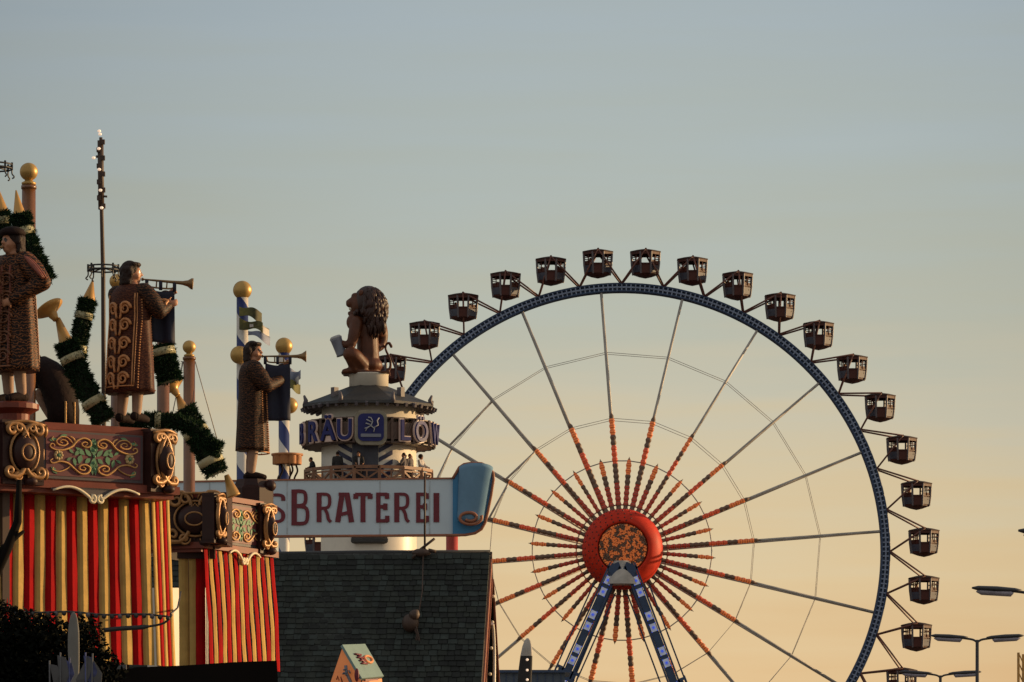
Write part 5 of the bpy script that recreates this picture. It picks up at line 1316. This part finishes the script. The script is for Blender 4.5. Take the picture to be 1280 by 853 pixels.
# people on the balcony
def visitor(label, x, Yp, yfeet, yaw, hs, top, legs, pose, hair=None, sc=1.0):
    base = P(x, yfeet, Yp); base.z = tz(613)
    o = thing('person', label, 'person', base, 'visitors on the tower balcony')
    human(o, base, yaw, yaw, sc, pose, {'top': top, 'legs': legs, 'hair': hair or m['hair']}, .02, hairstyle=hs)
rl = dict(re=V(.12,-.24,1.16), rw=V(.34,-.2,1.08), le=V(.12,.24,1.16), lw=V(.34,.2,1.08))
Yb = TY-2.75
visitor('person in dark clothes leaning on the left end of the balcony rail', 393, TY-.6, 611, rad(200), 'short', m['jacket'], m['jeans'], dict(rl, chest=V(.06,0,1.24), neck=V(.13,0,1.38), head=V(.2,0,1.5), rs=V(.12,-.18,1.33), ls=V(.12,.18,1.33)))
visitor('person in black seen from behind at the left of the tower door', 422, Yb, 611, rad(95), 'short', m['jacket'], m['jacket'], {})
visitor('person with white shirt under a dark open jacket at the tower door', 448, Yb-.1, 611, rad(-80), 'short', m['jacket'], m['jeans'], dict(rl))
visitor('person in grey coat leaning left on the sunlit balcony side', 505, Yb+.7, 611, rad(170), 'short', m['greycoat'], m['jeans'], dict(rl))
visitor('tall dark-haired person standing upright at the sunlit balcony side', 512, Yb+1.3, 611, rad(-40), 'short', m['greycoat'], m['jacket'], {})
visitor('person with a big round hairdo and pale top at the right balcony end', 526, TY-.9, 611, rad(-30), 'afro', m['shirt'], m['jeans'], dict(rl))
for q in [o for o in COL.objects if o.get('label', '').startswith('person with white shirt')]:
    b = MB(); c = WLOC[q.name]; R_ = RZ(rad(-80)); b.prism([c+R_ @ V(.155, y, z) for y, z in ((-.05,1.40), (.05,1.40), (.03,1.0), (-.03,1.0))], R_ @ V(.02,0,0)); b.build('shirt_front', m['shirt'], q)

# ------------------------------------------------------------------ small lit house sign in front of the roof
Y = 55.0*Q; kh = S(Y)
m['lightbox'] = M('backlit_orange_panel', (.52,.20,.08), .6, var=.12, scale=2, emit=.20, emcol=(.95,.27,.07))
m['boxroof'] = M('grey_teal_panel', (.17,.26,.25), .6, var=.08, scale=2)
hs_ = thing('house_sign', 'orange house-shaped lightbox sign with a grey teal roof panel below the shingles', 'sign', V(P(445,0,Y).x, Y, 0))
A0, A1 = P(428, 806, Y), P(456.5, 805, Y+1.2)
E0, E1 = P(452.5, 848, Y-.3), P(480, 845.5, Y+.9); G0 = P(404, 880, Y-.0); E0b = P(452.5, 885, Y-.3); E1b = P(480, 885, Y+.9)
b = MB(); nrm = (A1-A0).cross(E0-A0).normalized()
b.prism([A0, A1, E1, E0], nrm*.06 if nrm.y > 0 else -nrm*.06, 0); b.build('roof_panel', m['boxroof'], hs_)
b = MB(); b.prism([A0+V(.0,.03,-.06), E0+V(-.03,.03,0), E0b, G0], V(.0,.08,0)); b.build('gable_face', m['lightbox'], hs_)
b = MB(); b.prism([E0+V(0,.02,-.05), E1+V(-.05,.02,-.05), E1b, E0b], V(0,.05,0)); b.build('side_face', m['lightbox'], hs_)
b = MB(); b.prism([A0+V(.02,.1,-.1), A1+V(-.03,.1,-.1), P(432, 885, Y+1.3), G0+V(0,.1,0)], V(0,.03,0)); b.build('back_face', m['boxroof'], hs_)
b = MB()
def mk(pts, r, mi, dy=-.03): b.tube([P(x, y, Y-.12)+V(0,dy,0) for x, y in pts], r*kh, 5, mi, flat=.5)
# roof panel emblem and the marks on the gable: hand-like grey figure, dark disc, dark red script
def onroof(u, v, h=.02): return A0+(A1-A0)*u+(E0-A0)*v-(nrm if nrm.y > 0 else -nrm)*h
for (u0, v0, u1, v1) in ((.25,.3,.5,.34), (.28,.4,.55,.42), (.3,.5,.6,.5), (.3,.58,.55,.6), (.35,.3,.45,.6)): b.tube([onroof(u0, v0), onroof(u1, v1)], 1.3*kh, 5, 1)
b.tube([onroof(.72+.15*math.cos(a), .47+.1*math.sin(a)) for a in (2*PI*q/14 for q in range(14))], 1.6*kh, 5, 2, closed=True)
b.build('roof_emblem', [m['iron'], m['letterred'], m['lightbox'], m['mug']], hs_); b = MB()
for q in ([(432,832),(433,842),(438,852),(439,860)], [(433,836),(429,838)], [(434,840),(428,843)], [(436,838),(438,842)], [(434,845),(429,841)]): mk(q, 2.2, 3)
for q in ([(421,850),(422,845),(424,851),(426,846),(428,853)], [(420,856),(430,857)]): mk(q, 1.0, 1)
b.sphere(P(446, 844, Y-.3), (3*kh,.03,8.5*kh), 14, 10, m=1)
b.bar(P(456, 850.5, Y-.4), P(472, 849.5, Y+.2), .04, m=1)
b.build('painted_marks', [m['iron'], m['letterred'], m['lightbox'], m['mug']], hs_)
b = MB(); 
for x, yy in ((412, Y+.1), (450, Y-.2), (474, Y+.9)): b.box(V(P(x,0,yy).x, yy+.1, P(445,882,Y).z/2), (.12,.12,P(445,882,Y).z))
b.build('posts', m['darkwood'], hs_)

# ------------------------------------------------------------------ distant flat building, ride blade, street lamps, lattice mast
Y = 150.0*Q; o = thing('flat_hall', 'low blue-grey flat hall beyond the roof gable at the picture bottom', 'building', V(P(665,0,Y).x, Y, 0))
m['hall'] = M('blue_grey_cladding', (.07,.095,.13), .6, var=.15, scale=.6, dirt=.2)
b = MB(); c0, c1 = P(618, 839, Y), P(706, 839, Y); b.box(V((c0.x+c1.x)/2, Y+3, c0.z/2), (c1.x-c0.x, 6, c0.z)); b.build('walls', m['hall'], o)
b = MB(); b.box(V((c0.x+c1.x)/2+.1, Y+3, c0.z-.02), (c1.x-c0.x+.5, 6.5, .16)); 
for q in range(9): b.box(V(c0.x+(c1.x-c0.x)*(q+.5)/9, Y-.03, c0.z-.6), (.06,.05,.9))
b.box(V((c0.x+c1.x)/2, Y-.06, c0.z-1.05), (c1.x-c0.x, .1, .1)); b.build('parapet_trim', m['rimblue'], o)
Y = 110.0*Q; k_ = S(Y); b = MB(); rings = []
for (y, hw, cx) in ((798,1.2,659.5), (801,3.8,659.3), (808,6,659), (820,7.6,658), (835,8.4,656.8), (853,8.8,655.5), (900,9,652), (940,8,650), (960,3,649)):
    rings.append([P(cx, y, Y)+V(hw*k_*math.cos(a), hw*.35*k_*math.sin(a), 0) for a in (2*PI*q/20 for q in range(20))])
b.loft(rings)
for i in range(len(rings)-1):
    for q in range(20):
        if i < 3: b.mi[i*20+q] = 1
for y in (825, 838, 850): b.sphere(P(659, y, Y)+V(0,-.12,0), .06, 8, 6, m=2)
b.lathe([(.25,0), (.25, P(650,958,Y).z)], V(P(650,0,Y).x, Y, 0), n=12, m=0)
solo(b, 'ride_blade', [m['jacket'], m['steel'], m['bulb']], 'upright dark blade of a ride with grey tip right of the gable', 'ride', V(P(650,0,Y).x, Y, 0))

def street_lamp(label, x, yarm, Y, arm_px):
    Y = Y*Q; k_ = S(Y); c = P(x, yarm, Y); o = thing('street_lamp', label, 'street lamp', V(c.x, Y, 0), 'double-arm street lamps')
    b = MB(); b.lathe([(.11,0), (.10,2), (.075,c.z)], V(c.x, Y, 0), n=12)
    for s_ in (-1, 1): b.tube(smooth_path([c+V(0,0,-.12), c+V(s_*.18,0,.0), c+V(s_*arm_px*k_*.25,0,.06), c+V(s_*arm_px*k_*.4,0,.09)], 4), .05, 7)
    b.build('pole', m['lampgrey'], o)
    for s_ in (-1, 1):
        b = MB(); rings = []; g_ = MB(); rg2 = []
        for i, (t, w_, h_) in enumerate(((.2,.10,.04), (.3,.17,.08), (.6,.21,.105), (.9,.2,.085), (1.0,.10,.03))):
            p = c+V(s_*arm_px*k_*t,0,.10+.12*t-.03)
            rings.append([p+V(0, w_*math.cos(a), h_*math.sin(a)) for a in (2*PI*q/14 for q in range(14))])
        for i, (t, w_, h_) in enumerate(((.33,.12,.02), (.37,.15,.12), (.85,.14,.11), (.93,.10,.02))):
            p = c+V(s_*arm_px*k_*t,0,.03+.10*t-.06)
            rg2.append([p+V(0, w_*math.cos(a), h_*math.sin(a)) for a in (2*PI*q/12 for q in range(12))])
        b.loft(rings); h_ = b.build('lamp_head', m['lampgrey'], o); g_.loft(rg2); g_.build('lamp_glass', m['lampglass'], h_)
street_lamp('double-arm street lamp on the slim pole right of the lower gondolas', 1221.5, 800, 110, 58)
street_lamp('lowest double-arm street lamp, in front of the last gondola', 1175.5, 844.5, 127, 51)
street_lamp('street lamp whose left arm enters at the right edge, pole out of view', 1292, 742, 84, 77)
street_lamp('highest street lamp, only an arm tip showing at the right edge', 1368, 672, 68, 95)
Y = 230.0*Q; k_ = S(Y); m['amber'] = M('amber_painted_steel', (.50,.26,.06), .5, var=.3)
b = MB()
for dx_ in (0, 6, 12, 18):
    t_ = P(1273+dx_, 816+(dx_ % 4), Y); b.bar(V(t_.x, Y, 0), t_, .22)
    for q in range(14): b.bar(V(t_.x, Y, t_.z-q*.9), V(t_.x+5.5*k_, Y, t_.z-(q+1)*.9), .1)
solo(b, 'lattice_tower', m['amber'], 'amber lattice tower top at the lower right picture edge', 'tower', V(P(1280,0,Y).x, Y, 0))

# ------------------------------------------------------------------ dark foreground, lower left
def leafy(name, label, cat, base, trunk_h, crowns, nleaf, size, seed):
    rnd = random.Random(seed); o = thing(name, label, cat, base); b = MB()
    b.tube(smooth_path([base, base+V(.03,0,trunk_h*.5), base+V(-.02,.05,trunk_h)], 4), [.12,.115,.11,.105,.1,.09,.08,.07,.06], 8)
    for q in range(9):
        a = rnd.random()*6.28; z = trunk_h*(.5+.5*rnd.random()); b.tube(smooth_path([base+V(0,0,z), base+V(.3*math.cos(a), .3*math.sin(a), z+.15), base+V(.7*math.cos(a), .5*math.sin(a), z+.25)], 3), [.03,.028,.025,.02,.015,.01,.006], 5)
    b.build('trunk', m['barkblack'], o); c = MB()
    for (cx, rr) in crowns:
        for _ in range(int(nleaf*rr[0]*rr[2])):
            v = V(rnd.gauss(0,1), rnd.gauss(0,1), rnd.gauss(0,1)).normalized()*(rnd.random()**.35)
            p = Vector(cx)+V(v.x*rr[0], v.y*rr[1], v.z*rr[2]); d = V(rnd.gauss(0,1), rnd.gauss(0,1), rnd.gauss(0,.7)).normalized(); s_ = d.cross(V(rnd.gauss(0,1), rnd.gauss(0,1), rnd.gauss(0,1))).normalized()
            l = size*rnd.uniform(.6,1.3); c.add([p, p+d*l*.5+s_*l*.3, p+d*l, p+d*l*.5-s_*l*.3], [(0,1,2,3)])
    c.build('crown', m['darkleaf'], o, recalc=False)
Y = 24.0*Q; k_ = S(Y)
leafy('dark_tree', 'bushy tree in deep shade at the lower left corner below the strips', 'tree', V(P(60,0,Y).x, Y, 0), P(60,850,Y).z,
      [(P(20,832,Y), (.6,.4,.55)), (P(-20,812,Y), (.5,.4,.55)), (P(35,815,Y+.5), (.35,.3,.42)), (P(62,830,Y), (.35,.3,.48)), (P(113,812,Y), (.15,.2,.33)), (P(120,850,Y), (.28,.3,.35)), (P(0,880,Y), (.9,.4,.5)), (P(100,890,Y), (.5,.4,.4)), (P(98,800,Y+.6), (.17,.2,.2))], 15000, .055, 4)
Y = 23.0*Q; k_ = S(Y); b = MB(); rings = []
for (y, hw, cx) in ((765,.6,92), (768,3.2,92), (775,5.2,92), (790,7,92), (810,7.3,92), (830,6.8,92.5), (850,5.5,93), (900,5,93), (1000,4,93)):
    rings.append([P(cx, y, Y)+V(hw*k_*math.cos(a), hw*.25*k_*math.sin(a), 0) for a in (2*PI*q/16 for q in range(16))])
b.loft(rings); b.lathe([(.02,0), (.02,P(93,990,Y).z)], V(P(93,0,Y).x, Y, 0), n=8)
solo(b, 'feather_banner', m['bannerwhite'], 'slender off-white feather banner standing before the dark tree', 'banner', V(P(93,0,Y).x, Y, 0))
rnd = random.Random(4)
m['pblue'] = M('blue_white_cloth', (.06,.07,.17), .8, var=.5, scale=12)
for i, (x, y, mt, lb) in enumerate(((69,841,'pennant','white pennant leftmost in the row under the feather banner'), (78,842,'pennant','second white pennant from the left in the bottom row'), (86,840,'pblue','blue pennant just left of the feather banner foot'),
        (104,842,'pennant','white pennant just right of the feather banner foot'), (112,838,'pblue','blue pennant right of the feather banner in the bottom row'), (119,843,'pennant','broad white pennant at the right end of the bottom row'))):
    b = MB(); Yp = 22.5*Q; c = P(x, y, Yp); kk = S(Yp)
    tl_ = rnd.uniform(-.5, .5); hh_ = rnd.uniform(.10, .2); b.tube([c+V(.2*tl_,0,hh_), V(c.x, Yp, .0)], .008, 5)
    Rt = Matrix.Rotation(tl_, 3, 'Y'); pts = [c+Rt @ V(*q) for q in ((-.03,0,hh_-.02), (.02+.03*rnd.random(),0,hh_-.05), (.05+.02*rnd.random(),0,-.02), (.0,.02,-.12-.05*rnd.random()), (-.04,.01,-.08))]
    b.prism(pts, V(.0,.01,0))
    solo(b, 'pennant', m[mt], lb, 'pennant', V(c.x, Yp, 0), 'pennants on sticks')
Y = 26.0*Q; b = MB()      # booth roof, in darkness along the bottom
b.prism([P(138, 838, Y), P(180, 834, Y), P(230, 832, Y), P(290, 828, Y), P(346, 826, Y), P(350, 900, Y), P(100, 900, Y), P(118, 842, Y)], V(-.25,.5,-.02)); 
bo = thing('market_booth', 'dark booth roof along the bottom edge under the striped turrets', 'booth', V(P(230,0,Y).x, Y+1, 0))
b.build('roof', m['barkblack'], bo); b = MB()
for x in (110, 345):
    for yy in (.1, .4): b.box(V(P(x,0,Y).x, Y+yy, P(x,898,Y).z/2), (.1,.1,P(x,898,Y).z))
b.build('posts', m['darkwood'], bo)
b = MB(); b.bar(P(145, 834, Y-.1), P(158, 834, Y-.1), .05); b.build('price_plate', m['pennant'], bo)
# drooping garland wire in front of the large strips
Y = 29.0*Q; b = MB(); pts = [P(20+q*10, 764+1.2*math.sin(q*.7)+.8*q*.4, Y) for q in range(20)]; b.tube(pts, .012, 5)
for q in range(0, 20): b.sphere(pts[q]+V(0,0,-.02), .03, 7, 5, m=1 if q % 4 == 1 else 0)
b.tube(smooth_path([P(215,768,Y), P(205,779,Y), P(180,784,Y), P(150,786,Y), P(130,788,Y)], 4), [.015]*8+[.03]*9, 6)
b.tube([P(213,768,Y), P(222,760,Y+8), P(226,740,Y+11)], .012, 5)
solo(b, 'light_string', [m['iron'], m['cabpost']], 'dark bulb string drooping across the lower part of the large striped awning', 'light string', pts[10])
Y = 28.5*Q; b = MB()
b.tube([P(-15,735,Y), P(8,688,Y), P(22,652,Y), P(24,600,Y)], [.07,.06,.05,.03], 7); b.tube([P(-10,700,Y), P(10,680,Y), P(30,664,Y)], [.05,.04,.02], 6); b.tube([P(-15,735,Y), V(P(-25,0,Y).x, Y, 0)], .1, 8)
solo(b, 'bare_branch', m['barkblack'], 'bare dark branches crossing the striped awning at the left edge', 'branch', V(P(-25,0,Y).x, Y, 0))
print('objects', len(bpy.data.objects))
